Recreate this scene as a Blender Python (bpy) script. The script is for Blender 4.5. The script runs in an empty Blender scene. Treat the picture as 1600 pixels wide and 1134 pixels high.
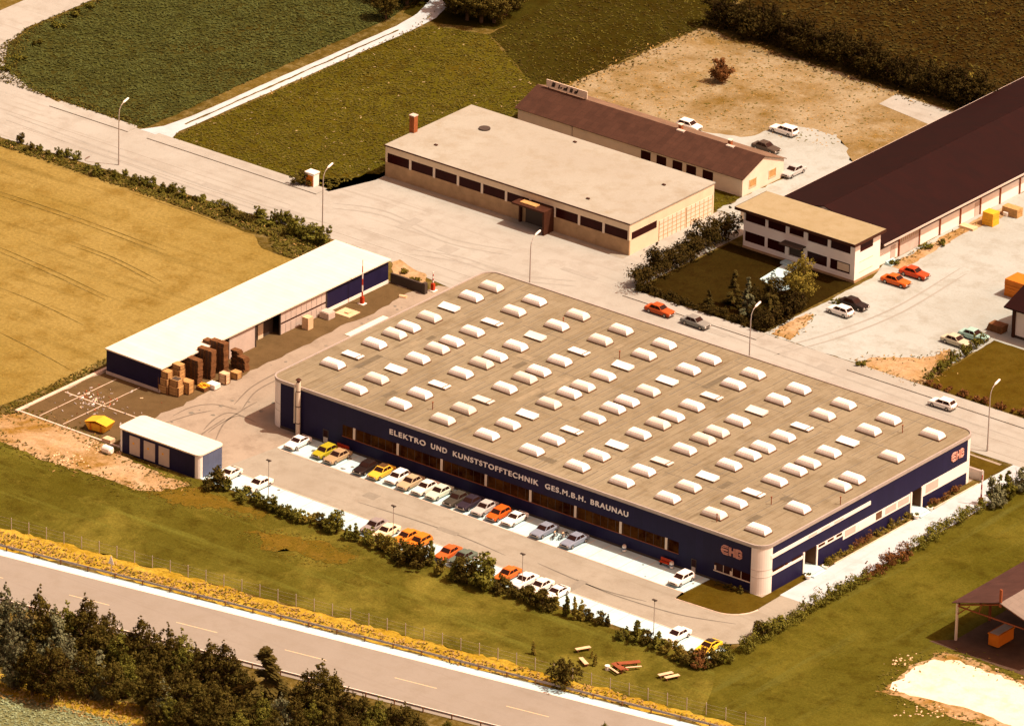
import bpy, math, random
from mathutils import Vector, Matrix
import bmesh
sc = bpy.context.scene
C = sc.collection
rnd = random.Random(7)
R_ = math.radians

# ------------------------------------------------------------------ camera
CAM = Vector((608.457, -742.689, 438.022)); YAW, PITCH, ROLL = 0.653124, 0.419840, 0.0251366; FOC = 12457.18
FW = Vector((-math.sin(YAW)*math.cos(PITCH), math.cos(YAW)*math.cos(PITCH), -math.sin(PITCH)))
RT0 = Vector((math.cos(YAW), math.sin(YAW), 0)); UP0 = RT0.cross(FW)
RT = RT0*math.cos(ROLL)+UP0*math.sin(ROLL); UP = -RT0*math.sin(ROLL)+UP0*math.cos(ROLL)
cam = bpy.data.cameras.new('camera'); camo = bpy.data.objects.new('camera', cam); C.objects.link(camo)
camo.matrix_world = Matrix(((RT.x, UP.x, -FW.x, CAM.x), (RT.y, UP.y, -FW.y, CAM.y), (RT.z, UP.z, -FW.z, CAM.z), (0, 0, 0, 1)))
cam.sensor_fit = 'HORIZONTAL'; cam.sensor_width = 36; cam.lens = FOC/1600*36
cam.clip_start = 20; cam.clip_end = 9000
sc.camera = camo

def G(x, y, z=0.0):
    """ground point of a surveyed spot (photo coordinates, 1600 wide) at height z"""
    d = FW*FOC + RT*(x-800) - UP*(y-567)
    return CAM + d*((z-CAM.z)/d.z)
def G2(x, y, z=0.0):
    p = G(x, y, z); return (p.x, p.y)

# ------------------------------------------------------------------ light
SUN = Vector((0.54, 0.25, 1.0)).normalized()
sun = bpy.data.lights.new('sun', 'SUN'); sun.energy = 4.1; sun.angle = R_(0.5); sun.color = (1.0, 0.87, 0.71)
so = bpy.data.objects.new('sun', sun); C.objects.link(so)
so.rotation_mode = 'QUATERNION'; so.rotation_quaternion = SUN.to_track_quat('Z', 'Y')
w = bpy.data.worlds.new('World'); sc.world = w; w.use_nodes = True
nt = w.node_tree; bg = nt.nodes['Background']
sky = nt.nodes.new('ShaderNodeTexSky'); sky.sky_type = 'NISHITA'; sky.sun_disc = False
sky.sun_elevation = math.asin(SUN.z); sky.sun_rotation = math.atan2(SUN.x, SUN.y)
sky.dust_density = 4.0; sky.ozone_density = 0.6
sky_tint = nt.nodes.new('ShaderNodeMix'); sky_tint.data_type = 'RGBA'; sky_tint.blend_type = 'MULTIPLY'; sky_tint.inputs[0].default_value = 1.0
sky_tint.inputs[7].default_value = (1.0, 0.50, 0.30, 1)          # warm tint multiplied into the skylight, reddens the shade
nt.links.new(sky.outputs[0], sky_tint.inputs[6]); nt.links.new(sky_tint.outputs[2], bg.inputs['Color'])
bg.inputs['Strength'].default_value = 0.19
sc.view_settings.view_transform = 'Standard'; sc.view_settings.look = 'None'
sc.view_settings.exposure = 0.65; sc.view_settings.gamma = 1.0; sc.view_settings.use_curve_mapping = False
sc.cycles.max_bounces = 5; sc.cycles.diffuse_bounces = 3; sc.cycles.glossy_bounces = 2
sc.cycles.transmission_bounces = 2; sc.cycles.transparent_max_bounces = 4; sc.cycles.use_denoising = True

# ------------------------------------------------------------------ materials
def newmat(name):
    m = bpy.data.materials.new(name); m.use_nodes = True
    return m, m.node_tree, m.node_tree.nodes['Principled BSDF']
def flat(name, col, rough=0.6, var=0.12, scale=1.2, metal=0.0, coat=0.0, spec=0.12):
    """one colour with slight patchy wear"""
    m, t, b = newmat(name)
    b.inputs['Roughness'].default_value = rough; b.inputs['Metallic'].default_value = metal
    b.inputs['Coat Weight'].default_value = coat; b.inputs['Specular IOR Level'].default_value = spec
    if var <= 0: b.inputs['Base Color'].default_value = (*col, 1); return m
    g = t.nodes.new('ShaderNodeNewGeometry'); n = t.nodes.new('ShaderNodeTexNoise')
    n.inputs['Scale'].default_value = scale; n.inputs['Detail'].default_value = 5; n.inputs['Roughness'].default_value = 0.65
    t.links.new(g.outputs['Position'], n.inputs['Vector'])
    r = t.nodes.new('ShaderNodeValToRGB'); r.color_ramp.elements[0].position = 0.3; r.color_ramp.elements[1].position = 0.7
    r.color_ramp.elements[0].color = (*[c*(1-var) for c in col], 1); r.color_ramp.elements[1].color = (*[min(1, c*(1+var)) for c in col], 1)
    t.links.new(n.outputs['Fac'], r.inputs['Fac']); t.links.new(r.outputs['Color'], b.inputs['Base Color'])
    return m
def ground_mat(name, a, b_, c_, s1=0.06, s2=0.5, s3=4.0, bias=0.0, fine=0.35, rough=0.95, streak=None, bump=0.4, patch=None, sharp=0.14):
    """soil, grass or paving: colours a/b_ in broad patches, c_ in speckles, world metres; streak = (dir, scale, colour, amount); patch=(colour,scale,threshold)"""
    m, t, b = newmat(name); L = t.links
    b.inputs['Roughness'].default_value = rough; b.inputs['Specular IOR Level'].default_value = 0.0
    g = t.nodes.new('ShaderNodeNewGeometry')
    def noise(sc_, det=6, ro=0.6, vec=None, dist=0.0):
        n = t.nodes.new('ShaderNodeTexNoise'); n.inputs['Scale'].default_value = sc_; n.inputs['Detail'].default_value = det
        n.inputs['Roughness'].default_value = ro; n.inputs['Distortion'].default_value = dist
        L.new(vec or g.outputs['Position'], n.inputs['Vector']); return n.outputs['Fac']
    def ramp(f, lo, hi):
        r = t.nodes.new('ShaderNodeMapRange'); r.inputs[1].default_value = lo; r.inputs[2].default_value = hi
        L.new(f, r.inputs[0]); return r.outputs[0]
    def mix(f, x, y):
        k = t.nodes.new('ShaderNodeMix'); k.data_type = 'RGBA'
        if isinstance(f, (int, float)): k.inputs[0].default_value = f
        else: L.new(f, k.inputs[0])
        for i, q in ((6, x), (7, y)):
            if isinstance(q, tuple): k.inputs[i].default_value = (*q, 1)
            else: L.new(q, k.inputs[i])
        return k.outputs[2]
    col = mix(ramp(noise(s1, 8, 0.68, dist=0.6), 0.5-sharp+bias, 0.5+sharp+bias), a, b_)
    col = mix(ramp(noise(s2, 6, 0.7), 0.47, 0.72), col, c_)
    if patch:
        col = mix(ramp(noise(patch[1], 9, 0.74, dist=0.25), patch[2], patch[2]+(patch[3] if len(patch) > 3 else 0.1)), col, patch[0])
    if streak:
        mp = t.nodes.new('ShaderNodeMapping'); mp.inputs['Scale'].default_value = streak[0]; L.new(g.outputs['Position'], mp.inputs['Vector'])
        col = mix(ramp(noise(streak[1], 5, 0.6, mp.outputs[0]), 0.55, 0.7), col, mix(streak[3], col, streak[2]))
    f3 = noise(s3, 4, 0.8)
    k = t.nodes.new('ShaderNodeMix'); k.data_type = 'RGBA'; k.blend_type = 'MULTIPLY'; k.inputs[0].default_value = 1
    L.new(col, k.inputs[6])
    r = t.nodes.new('ShaderNodeMapRange'); r.inputs[1].default_value = 0.3; r.inputs[2].default_value = 0.7
    r.inputs[3].default_value = 1-fine; r.inputs[4].default_value = 1+fine; L.new(f3, r.inputs[0])
    cb = t.nodes.new('ShaderNodeCombineColor')
    for i in range(3): L.new(r.outputs[0], cb.inputs[i])
    L.new(cb.outputs[0], k.inputs[7]); L.new(k.outputs[2], b.inputs['Base Color'])
    if bump:
        bp = t.nodes.new('ShaderNodeBump'); bp.inputs['Strength'].default_value = bump; bp.inputs['Distance'].default_value = 0.15
        L.new(f3, bp.inputs['Height']); L.new(bp.outputs[0], b.inputs['Normal'])
    return m
def panelled(name, swap, w_, h_, joint=0.5, var=0.10, gap=0.03):
    """lay a pattern of sheets w_ x h_ metres with thin joints over an existing material; swap = axes that run along and across the sheets"""
    m = M[name]; t = m.node_tree; L = t.links; b = t.nodes['Principled BSDF']; src = b.inputs['Base Color'].links[0].from_socket
    g = t.nodes.new('ShaderNodeNewGeometry'); sp = t.nodes.new('ShaderNodeSeparateXYZ'); cb = t.nodes.new('ShaderNodeCombineXYZ')
    L.new(g.outputs['Position'], sp.inputs[0])
    for i, ax in enumerate(swap):
        if len(ax) == 1: L.new(sp.outputs['XYZ'.index(ax)], cb.inputs[i])
        else:
            a = t.nodes.new('ShaderNodeMath'); a.operation = 'ADD'; L.new(sp.outputs['XYZ'.index(ax[0])], a.inputs[0]); L.new(sp.outputs['XYZ'.index(ax[1])], a.inputs[1]); L.new(a.outputs[0], cb.inputs[i])
    k = t.nodes.new('ShaderNodeTexBrick'); L.new(cb.outputs[0], k.inputs['Vector']); k.offset = 0.37; k.offset_frequency = 2
    k.inputs['Scale'].default_value = 1.0; k.inputs['Brick Width'].default_value = w_; k.inputs['Row Height'].default_value = h_; k.inputs['Mortar Size'].default_value = gap; k.inputs['Mortar Smooth'].default_value = 0.2; k.inputs['Bias'].default_value = 0.0
    k.inputs['Color1'].default_value = (1-var,)*3+(1,); k.inputs['Color2'].default_value = (1+var,)*3+(1,); k.inputs['Mortar'].default_value = (joint,)*3+(1,)
    x = t.nodes.new('ShaderNodeMix'); x.data_type = 'RGBA'; x.blend_type = 'MULTIPLY'; x.inputs[0].default_value = 1
    L.new(src, x.inputs[6]); L.new(k.outputs['Color'], x.inputs[7]); L.new(x.outputs[2], b.inputs['Base Color'])
def leaf_mat(name, a, b_, scale=0.9, trans=0.18):
    m, t, b = newmat(name); L = t.links
    g = t.nodes.new('ShaderNodeNewGeometry'); o = t.nodes.new('ShaderNodeObjectInfo')
    n = t.nodes.new('ShaderNodeTexNoise'); n.inputs['Scale'].default_value = scale; n.inputs['Detail'].default_value = 4
    L.new(g.outputs['Position'], n.inputs['Vector'])
    ad = t.nodes.new('ShaderNodeMath'); ad.operation = 'MULTIPLY_ADD'; L.new(g.outputs['Random Per Island'], ad.inputs[0]); ad.inputs[1].default_value = 0.45
    L.new(n.outputs['Fac'], ad.inputs[2])
    a2 = t.nodes.new('ShaderNodeMath'); a2.operation = 'MULTIPLY_ADD'; L.new(o.outputs['Random'], a2.inputs[0]); a2.inputs[1].default_value = 0.35
    L.new(ad.outputs[0], a2.inputs[2])
    r = t.nodes.new('ShaderNodeValToRGB'); r.color_ramp.elements[0].position = 0.5; r.color_ramp.elements[1].position = 1.15 if False else 1.0
    r.color_ramp.elements[0].color = (*a, 1); r.color_ramp.elements[1].color = (*b_, 1)
    L.new(a2.outputs[0], r.inputs['Fac']); L.new(r.outputs['Color'], b.inputs['Base Color'])
    b.inputs['Roughness'].default_value = 0.8; b.inputs['Specular IOR Level'].default_value = 0.05
    if trans:
        tr = t.nodes.new('ShaderNodeBsdfTranslucent'); L.new(r.outputs['Color'], tr.inputs['Color'])
        mx = t.nodes.new('ShaderNodeMixShader'); mx.inputs[0].default_value = trans
        L.new(b.outputs[0], mx.inputs[1]); L.new(tr.outputs[0], mx.inputs[2]); L.new(mx.outputs[0], t.nodes['Material Output'].inputs['Surface'])
    return m

GREEN_D = (0.030, 0.016, 0.0025)
M = {}
M['rough'] = ground_mat('rough_grass', (0.051, 0.0378, 0.006), (0.1105, 0.07875, 0.0168), (0.17, 0.1365, 0.054), 0.07, 0.6, 2.5)
M['wheat'] = ground_mat('ripe_wheat', (0.1895, 0.1393, 0.03358), (0.2315, 0.177, 0.05333), (0.1431, 0.09439, 0.01777), 0.035, 0.22, 2.2, fine=0.28,
                        streak=((0.05, 1, 1), 0.55, (0.1011, 0.07316, 0.01579), 0.5))
M['crop'] = ground_mat('root_crop', (0.03315, 0.04075, 0.008936), (0.03962, 0.03303, 0.006701), (0.05767, 0.06828, 0.01788), 0.05, 0.35, 1.7, fine=0.5, patch=((0.03602, 0.02643, 0.004467), 0.07, 0.50, 0.2))
M['crop2'] = ground_mat('grey_green_crop', (0.1232, 0.1358, 0.06047), (0.1608, 0.1661, 0.07457), (0.08575, 0.08477, 0.02419), 0.08, 0.5, 2.0, fine=0.4)
M['dark'] = ground_mat('dark_crop', (0.0193, 0.01052, 0.002046), (0.02993, 0.01779, 0.003407), (0.04103, 0.02909, 0.006819), 0.05, 0.4, 1.8, fine=0.45)
M['upper'] = ground_mat('mown_upper', (0.02477, 0.01904, 0.002298), (0.03386, 0.03098, 0.004593), (0.02064, 0.01268, 0.001531), 0.03, 0.4, 1.6, fine=0.4)
M['meadow'] = ground_mat('meadow', (0.04877, 0.04563, 0.003846), (0.07867, 0.07002, 0.006731), (0.03934, 0.02758, 0.002883), 0.05, 0.4, 2.4, fine=0.4, sharp=0.2, patch=((0.05349, 0.02971, 0.002883), 0.045, 0.50, 0.2))
M['lawn'] = ground_mat('lower_lawn', patch=((0.2161, 0.1831, 0.03214), 0.05, 0.48, 0.3), sharp=0.18, a=(0.05693, 0.05017, 0.005329), b_=(0.08928, 0.08403, 0.01243), c_=(0.04142, 0.03265, 0.003551), s1=0.06, s2=0.35, s3=3.0, fine=0.28,
                       streak=((0.06, 1, 1), 0.4, (0.123, 0.1284, 0.0213), 0.6))
M['lawn2'] = ground_mat('east_lawn', patch=((0.144, 0.1264, 0.01852), 0.045, 0.48, 0.3), sharp=0.18, a=(0.05942, 0.05406, 0.005395), b_=(0.07841, 0.07261, 0.009713), c_=(0.0404, 0.0321, 0.003238), s1=0.05, s2=0.35, s3=3.0, fine=0.25,
                        streak=((1, 0.07, 1), 0.45, (0.09505, 0.09714, 0.01941), 0.6))
M['lawn3'] = ground_mat('kept_lawn', (0.06051, 0.04092, 0.003705), (0.07629, 0.05363, 0.00741), (0.04735, 0.02822, 0.002779), 0.1, 0.5, 4.0, fine=0.22)
M['garden'] = ground_mat('garden_lawn', (0.01901, 0.0123, 0.002314), (0.02508, 0.01747, 0.00347), (0.01519, 0.00841, 0.001735), 0.12, 0.5, 3.0, fine=0.25)
M['golden'] = ground_mat('dry_verge', (0.271, 0.1769, 0.01293), (0.3714, 0.2752, 0.04041), (0.1806, 0.1115, 0.006464), 0.12, 0.7, 2.5, fine=0.35)
M['sandy'] = ground_mat('sandy_lot', (0.2638, 0.2252, 0.1435), (0.1696, 0.1124, 0.03279), (0.2765, 0.2406, 0.1557), 0.06, 0.28, 2.2, fine=0.2, sharp=0.2, patch=((0.1194, 0.07373, 0.0123), 0.075, 0.47, 0.2))
M['scrub'] = ground_mat('worn_ground', (0.423, 0.3135, 0.198), (0.189, 0.1092, 0.0198), (0.378, 0.2565, 0.132), 0.11, 0.4, 2.2, fine=0.25, patch=((0.108, 0.0665, 0.011), 0.22, 0.57))
M['gravel'] = ground_mat('gravel_yard', (0.2909, 0.3179, 0.2923), (0.3309, 0.3685, 0.3508), (0.2507, 0.2599, 0.2241), 0.04, 0.3, 3.0, fine=0.08, bump=0.15)
M['sand'] = ground_mat('bright_sand', (0.76, 0.66, 0.528), (0.703, 0.58, 0.418), (0.627, 0.48, 0.297), 0.05, 0.3, 2.0, fine=0.08, sharp=0.2)
M['road'] = ground_mat('old_asphalt_road', (0.2853, 0.2866, 0.2531), (0.3214, 0.3274, 0.2951), (0.2572, 0.2494, 0.2156), 0.05, 0.3, 6.0, fine=0.06, bump=0.1, rough=0.85,
                       streak=((0.05, 1, 1), 0.9, (0.2125, 0.2011, 0.1686), 0.45))
M['motor'] = ground_mat('motorway_concrete', (0.2261, 0.2072, 0.1737), (0.2422, 0.224, 0.189), (0.2138, 0.193, 0.1562), 0.04, 0.3, 6.0, fine=0.05, bump=0.1, rough=0.85,
                        streak=((0.03, 1, 1), 0.8, (0.1896, 0.1697, 0.1411), 0.4))
M['yard'] = ground_mat('yard_asphalt', (0.2527, 0.2124, 0.1625), (0.2972, 0.2574, 0.1991), (0.2156, 0.1806, 0.136), 0.06, 0.35, 6.0, fine=0.09, bump=0.1, rough=0.85, patch=((0.1857, 0.1491, 0.11), 0.09, 0.57, 0.15))
M['yard_d'] = ground_mat('dark_asphalt', (0.09436, 0.06298, 0.02822), (0.1168, 0.08001, 0.03604), (0.07696, 0.05164, 0.02244), 0.1, 0.5, 6.0, fine=0.12, bump=0.1, rough=0.85)
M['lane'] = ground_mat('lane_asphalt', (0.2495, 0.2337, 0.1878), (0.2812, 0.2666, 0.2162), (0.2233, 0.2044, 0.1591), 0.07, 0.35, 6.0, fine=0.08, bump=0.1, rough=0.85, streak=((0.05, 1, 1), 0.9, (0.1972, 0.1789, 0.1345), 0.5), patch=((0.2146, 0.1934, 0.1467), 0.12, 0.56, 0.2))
M['lane2'] = ground_mat('side_lane', (0.3783, 0.4208, 0.4453), (0.4128, 0.4736, 0.4997), (0.3439, 0.3685, 0.3747), 0.07, 0.35, 6.0, fine=0.06, bump=0.1, rough=0.85,
                        streak=((1, 0.05, 1), 0.9, (0.3028, 0.3159, 0.3125), 0.4))
M['conc'] = ground_mat('pale_concrete', (0.3868, 0.5452, 0.5891), (0.419, 0.5881, 0.5891), (0.348, 0.4812, 0.5141), 0.12, 0.5, 5.0, fine=0.07, bump=0.1)
M['kerb'] = flat('kerb_concrete', (0.55, 0.44, 0.34), 0.85, 0.2, 0.8)
M['felt_patch'] = flat('felt_repair', (0.1213, 0.1036, 0.06709), 0.9, 0.15)
M['felt_patch_l'] = flat('new_felt', (0.2308, 0.1972, 0.1277), 0.9, 0.1)
M['dry_grass'] = ground_mat('dry_grass', (0.112, 0.074, 0.009), (0.085, 0.064, 0.007), (0.135, 0.088, 0.014), 0.12, 0.5, 2.5, fine=0.3)
M['joint'] = flat('joint_tar', (0.1245, 0.1169, 0.09386), 0.9, 0.2)
M['wear'] = ground_mat('worn_wheel_path', (0.2635, 0.2627, 0.2329), (0.2824, 0.2812, 0.2494), (0.2446, 0.2439, 0.2161), 0.1, 0.6, 5.0, fine=0.08, bump=0)
M['wear_l'] = flat('lane_repair', (0.207, 0.194, 0.1556), 0.9, 0.12)
M['shelter_floor'] = flat('darkened_floor', (0.075, 0.045, 0.028), 0.9, 0.25, 0.6)  # floor colour darkened to deepen the shade under the shelter roof
M['roof_brown_l'] = flat('pale_fibre_cement', (0.165, 0.105, 0.068), 0.75, 0.16, 0.7)  # lighter brown sheets for the far slope of the gabled workshop
M['wear_d'] = flat('oil_stain', (0.1546, 0.1449, 0.1163), 0.7, 0.25, 3.0)
M['tyre_mark'] = flat('tyre_rubber_marks', (0.1566, 0.1316, 0.1007), 0.9, 0.2)
M['line_w'] = flat('white_line', (0.78, 0.68, 0.56), 0.7, 0.15, 2.0)
M['line_y'] = flat('yellow_line', (0.60, 0.47, 0.27), 0.7, 0.15, 2.0)
M['roof_tar'] = ground_mat('bitumen_felt_roof', (0.1955, 0.167, 0.1082), (0.2319, 0.2044, 0.1382), (0.1701, 0.1406, 0.08605), 0.035, 0.35, 5.0, fine=0.10, patch=((0.1523, 0.1302, 0.08438), 0.13, 0.55, 0.16), bump=0.15, rough=0.9,
                           streak=((1.0, 0.07, 1), 1.6, (0.09423, 0.07034, 0.03866), 0.55))
M['roof_white'] = flat('white_metal_roof', (0.68, 0.61, 0.50), 0.6, 0.07, 0.35)
M['roof_cream'] = ground_mat('cream_gravel_roof', (0.2794, 0.271, 0.2262), (0.3062, 0.3071, 0.2617), (0.2524, 0.2349, 0.1819), 0.05, 0.35, 5.0, fine=0.07, bump=0.1, patch=((0.2471, 0.2095, 0.1286), 0.16, 0.64))
M['roof_tan'] = ground_mat('tan_roof', (0.2585, 0.2165, 0.1234), (0.286, 0.2478, 0.1528), (0.2366, 0.1966, 0.1057), 0.2, 0.6, 5.0, fine=0.06, bump=0.1)
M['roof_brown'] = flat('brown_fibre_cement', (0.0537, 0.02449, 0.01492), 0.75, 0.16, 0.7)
M['roof_dark'] = flat('dark_brown_sheeting', (0.01125, 0.0008782, 0.0001108), 0.7, 0.14, 0.35)
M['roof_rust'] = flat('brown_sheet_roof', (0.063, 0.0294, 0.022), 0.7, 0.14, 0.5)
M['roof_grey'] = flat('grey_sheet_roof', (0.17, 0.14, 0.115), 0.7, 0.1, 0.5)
M['blue'] = flat('blue_cladding', (0.01206, 0.009809, 0.0386), 0.5, 0.10, 1.0)
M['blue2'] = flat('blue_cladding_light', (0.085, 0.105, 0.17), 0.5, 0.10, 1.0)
M['white'] = flat('white_paint', (0.78, 0.73, 0.66), 0.55, 0.04, 0.6)
M['offwhite'] = flat('off_white_render', (0.66, 0.56, 0.44), 0.75, 0.08, 0.5)
M['cream'] = flat('cream_render', (0.66, 0.54, 0.38), 0.75, 0.07, 0.5)
M['grime'] = flat('grimy_render', (0.36, 0.24, 0.13), 0.85, 0.2, 0.6)
M['greyw'] = flat('grey_panel', (0.48, 0.40, 0.34), 0.6, 0.08, 1.0)
M['grey'] = flat('galvanised', (0.42, 0.37, 0.33), 0.45, 0.1, 1.0, metal=0.3)
M['greyd'] = flat('dark_grey', (0.06, 0.045, 0.035), 0.6, 0.1, 1.0)
M['glass'] = flat('dark_glazing', (0.026, 0.0045, 0.0035), 0.3, 0.2, 0.8, spec=0.06)
M['curtain'] = ground_mat('curtained_glazing', (0.0135, 0.002475, 0.001125), (0.054, 0.0198, 0.00375), (0.0855, 0.03919, 0.009375), 0.22, 0.35, 2.0, fine=0.2, rough=0.5, bump=0, sharp=0.1)
M['brown_d'] = flat('brown_timber', (0.050, 0.018, 0.009), 0.7, 0.2, 1.5)
M['door'] = flat('brown_recess', (0.12, 0.058, 0.028), 0.6, 0.2, 1.0)
M['rust'] = flat('red_brown_steel', (0.22, 0.065, 0.025), 0.7, 0.2, 1.0)
M['orange'] = flat('orange_paint', (0.52, 0.15, 0.012), 0.5, 0.08, 1.0)
M['yellow'] = flat('yellow_paint', (0.70, 0.36, 0.028), 0.5, 0.12, 1.5)
M['red'] = flat('red_paint', (0.42, 0.045, 0.012), 0.5, 0.1, 1.0)
M['pink'] = flat('red_logo', (0.58, 0.30, 0.23), 0.6, 0.05, 1.0)
M['letter'] = flat('white_letters', (0.80, 0.76, 0.72), 0.5, 0.0)
M['brick'] = flat('red_brick', (0.26, 0.085, 0.030), 0.85, 0.25, 2.5)
M['wood'] = flat('raw_timber', (0.42, 0.25, 0.095), 0.85, 0.22, 2.0)
M['wood_d'] = flat('weathered_pallets', (0.15, 0.068, 0.026), 0.9, 0.3, 2.2)
M['wood_l'] = flat('pale_timber', (0.60, 0.42, 0.25), 0.85, 0.15, 2.0)
M['dome'] = flat('acrylic_dome', (0.80, 0.74, 0.64), 0.35, 0.05, 0.5)
def dome_mat():
    m = flat('acrylic_dome', (0.80, 0.77, 0.73), 0.35, 0.06, 1.5); t = m.node_tree; b = t.nodes['Principled BSDF']; src = b.inputs['Base Color'].links[0].from_socket
    o = t.nodes.new('ShaderNodeObjectInfo'); r = t.nodes.new('ShaderNodeValToRGB'); r.color_ramp.elements[0].color = (0.74, 0.70, 0.64, 1); r.color_ramp.elements[1].color = (1, 1, 1, 1); r.color_ramp.elements[1].position = 0.55
    x = t.nodes.new('ShaderNodeMix'); x.data_type = 'RGBA'; x.blend_type = 'MULTIPLY'; x.inputs[0].default_value = 1
    t.links.new(o.outputs['Random'], r.inputs['Fac']); t.links.new(src, x.inputs[6]); t.links.new(r.outputs['Color'], x.inputs[7]); t.links.new(x.outputs[2], b.inputs['Base Color']); return m
M['dome'] = dome_mat()
M['curb'] = flat('dome_upstand', (0.15, 0.10, 0.065), 0.8, 0.1)  # shadow band round the rooflights painted in as a dark upstand
M['black'] = flat('black_rubber', (0.012, 0.010, 0.009), 0.8, 0.0)
M['rim'] = flat('steel_rim', (0.35, 0.31, 0.28), 0.4, 0.0, metal=0.6)
M['chrome'] = flat('bumper_chrome', (0.40, 0.36, 0.32), 0.3, 0.0, metal=0.8)
M['carglass'] = flat('car_glass', (0.024, 0.010, 0.007), 0.2, 0.0, spec=0.12)
M['lampglass'] = flat('lamp_glass', (0.70, 0.66, 0.60), 0.2, 0.0)
M['taillamp'] = flat('tail_lamp', (0.30, 0.02, 0.01), 0.3, 0.0)
M['bark'] = flat('bark', (0.085, 0.05, 0.028), 0.9, 0.25, 4.0)
M['leaf'] = leaf_mat('leaf_dark', (0.01929, 0.009163, 0.001125), (0.09, 0.07223, 0.0135))
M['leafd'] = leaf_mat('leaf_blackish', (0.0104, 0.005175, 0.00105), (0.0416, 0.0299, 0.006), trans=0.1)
M['leafb'] = leaf_mat('leaf_bluegreen', (0.04, 0.0315, 0.0143), (0.176, 0.1837, 0.0935))
M['leafm'] = leaf_mat('leaf_mid', (0.03409, 0.02509, 0.00252), (0.148, 0.1443, 0.02268))
M['leafy'] = leaf_mat('leaf_yellow', (0.07225, 0.0506, 0.0052), (0.2295, 0.187, 0.0325))
M['leafr'] = leaf_mat('leaf_reddish', (0.075, 0.026, 0.008), (0.17, 0.080, 0.026))
M['needle'] = leaf_mat('needles', (0.0144, 0.0084, 0.0014), (0.08, 0.0624, 0.014))
M['blade'] = leaf_mat('grass_blades', (0.04559, 0.0317, 0.002616), (0.114, 0.1019, 0.01701), 0.35)
M['blade_g'] = leaf_mat('golden_blades', (0.17, 0.098, 0.018), (0.38, 0.25, 0.085), 0.4)
M['blade_c'] = leaf_mat('crop_leaves', (0.02814, 0.02594, 0.003827), (0.07771, 0.09183, 0.02402), 0.3)
M['blade_b'] = leaf_mat('grey_crop_leaves', (0.1215, 0.1309, 0.05449), (0.3032, 0.3619, 0.2), 0.3)
M['blade_d'] = leaf_mat('dark_crop_leaves', (0.02283, 0.0117, 0.001608), (0.06022, 0.04683, 0.009643), 0.3)
M['flower'] = leaf_mat('white_flowers', (0.26, 0.19, 0.07), (0.42, 0.34, 0.18), 1.0)

panelled('roof_tar', ('Y', 'X'), 6.5, 1.05, 0.68, 0.035, 0.03)
panelled('roof_white', ('X', 'Y'), 12.0, 1.0, 0.74, 0.03, 0.03)
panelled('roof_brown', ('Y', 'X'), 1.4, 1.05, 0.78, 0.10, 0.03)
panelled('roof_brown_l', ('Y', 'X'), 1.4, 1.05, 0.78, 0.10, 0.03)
panelled('roof_dark', ('X', 'Y'), 2.4, 1.05, 0.80, 0.10, 0.03)
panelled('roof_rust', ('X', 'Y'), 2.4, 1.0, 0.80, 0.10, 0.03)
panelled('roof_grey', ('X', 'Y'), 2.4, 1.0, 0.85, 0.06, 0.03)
panelled('blue', ('XY', 'Z'), 1.22, 9.0, 0.72, 0.07, 0.02)
panelled('blue2', ('XY', 'Z'), 1.0, 9.0, 0.75, 0.05, 0.02)
panelled('cream', ('XY', 'Z'), 4.2, 9.0, 0.85, 0.03, 0.02)
panelled('conc', ('X', 'Y'), 2.45, 5.0, 0.90, 0.03, 0.02)

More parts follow.
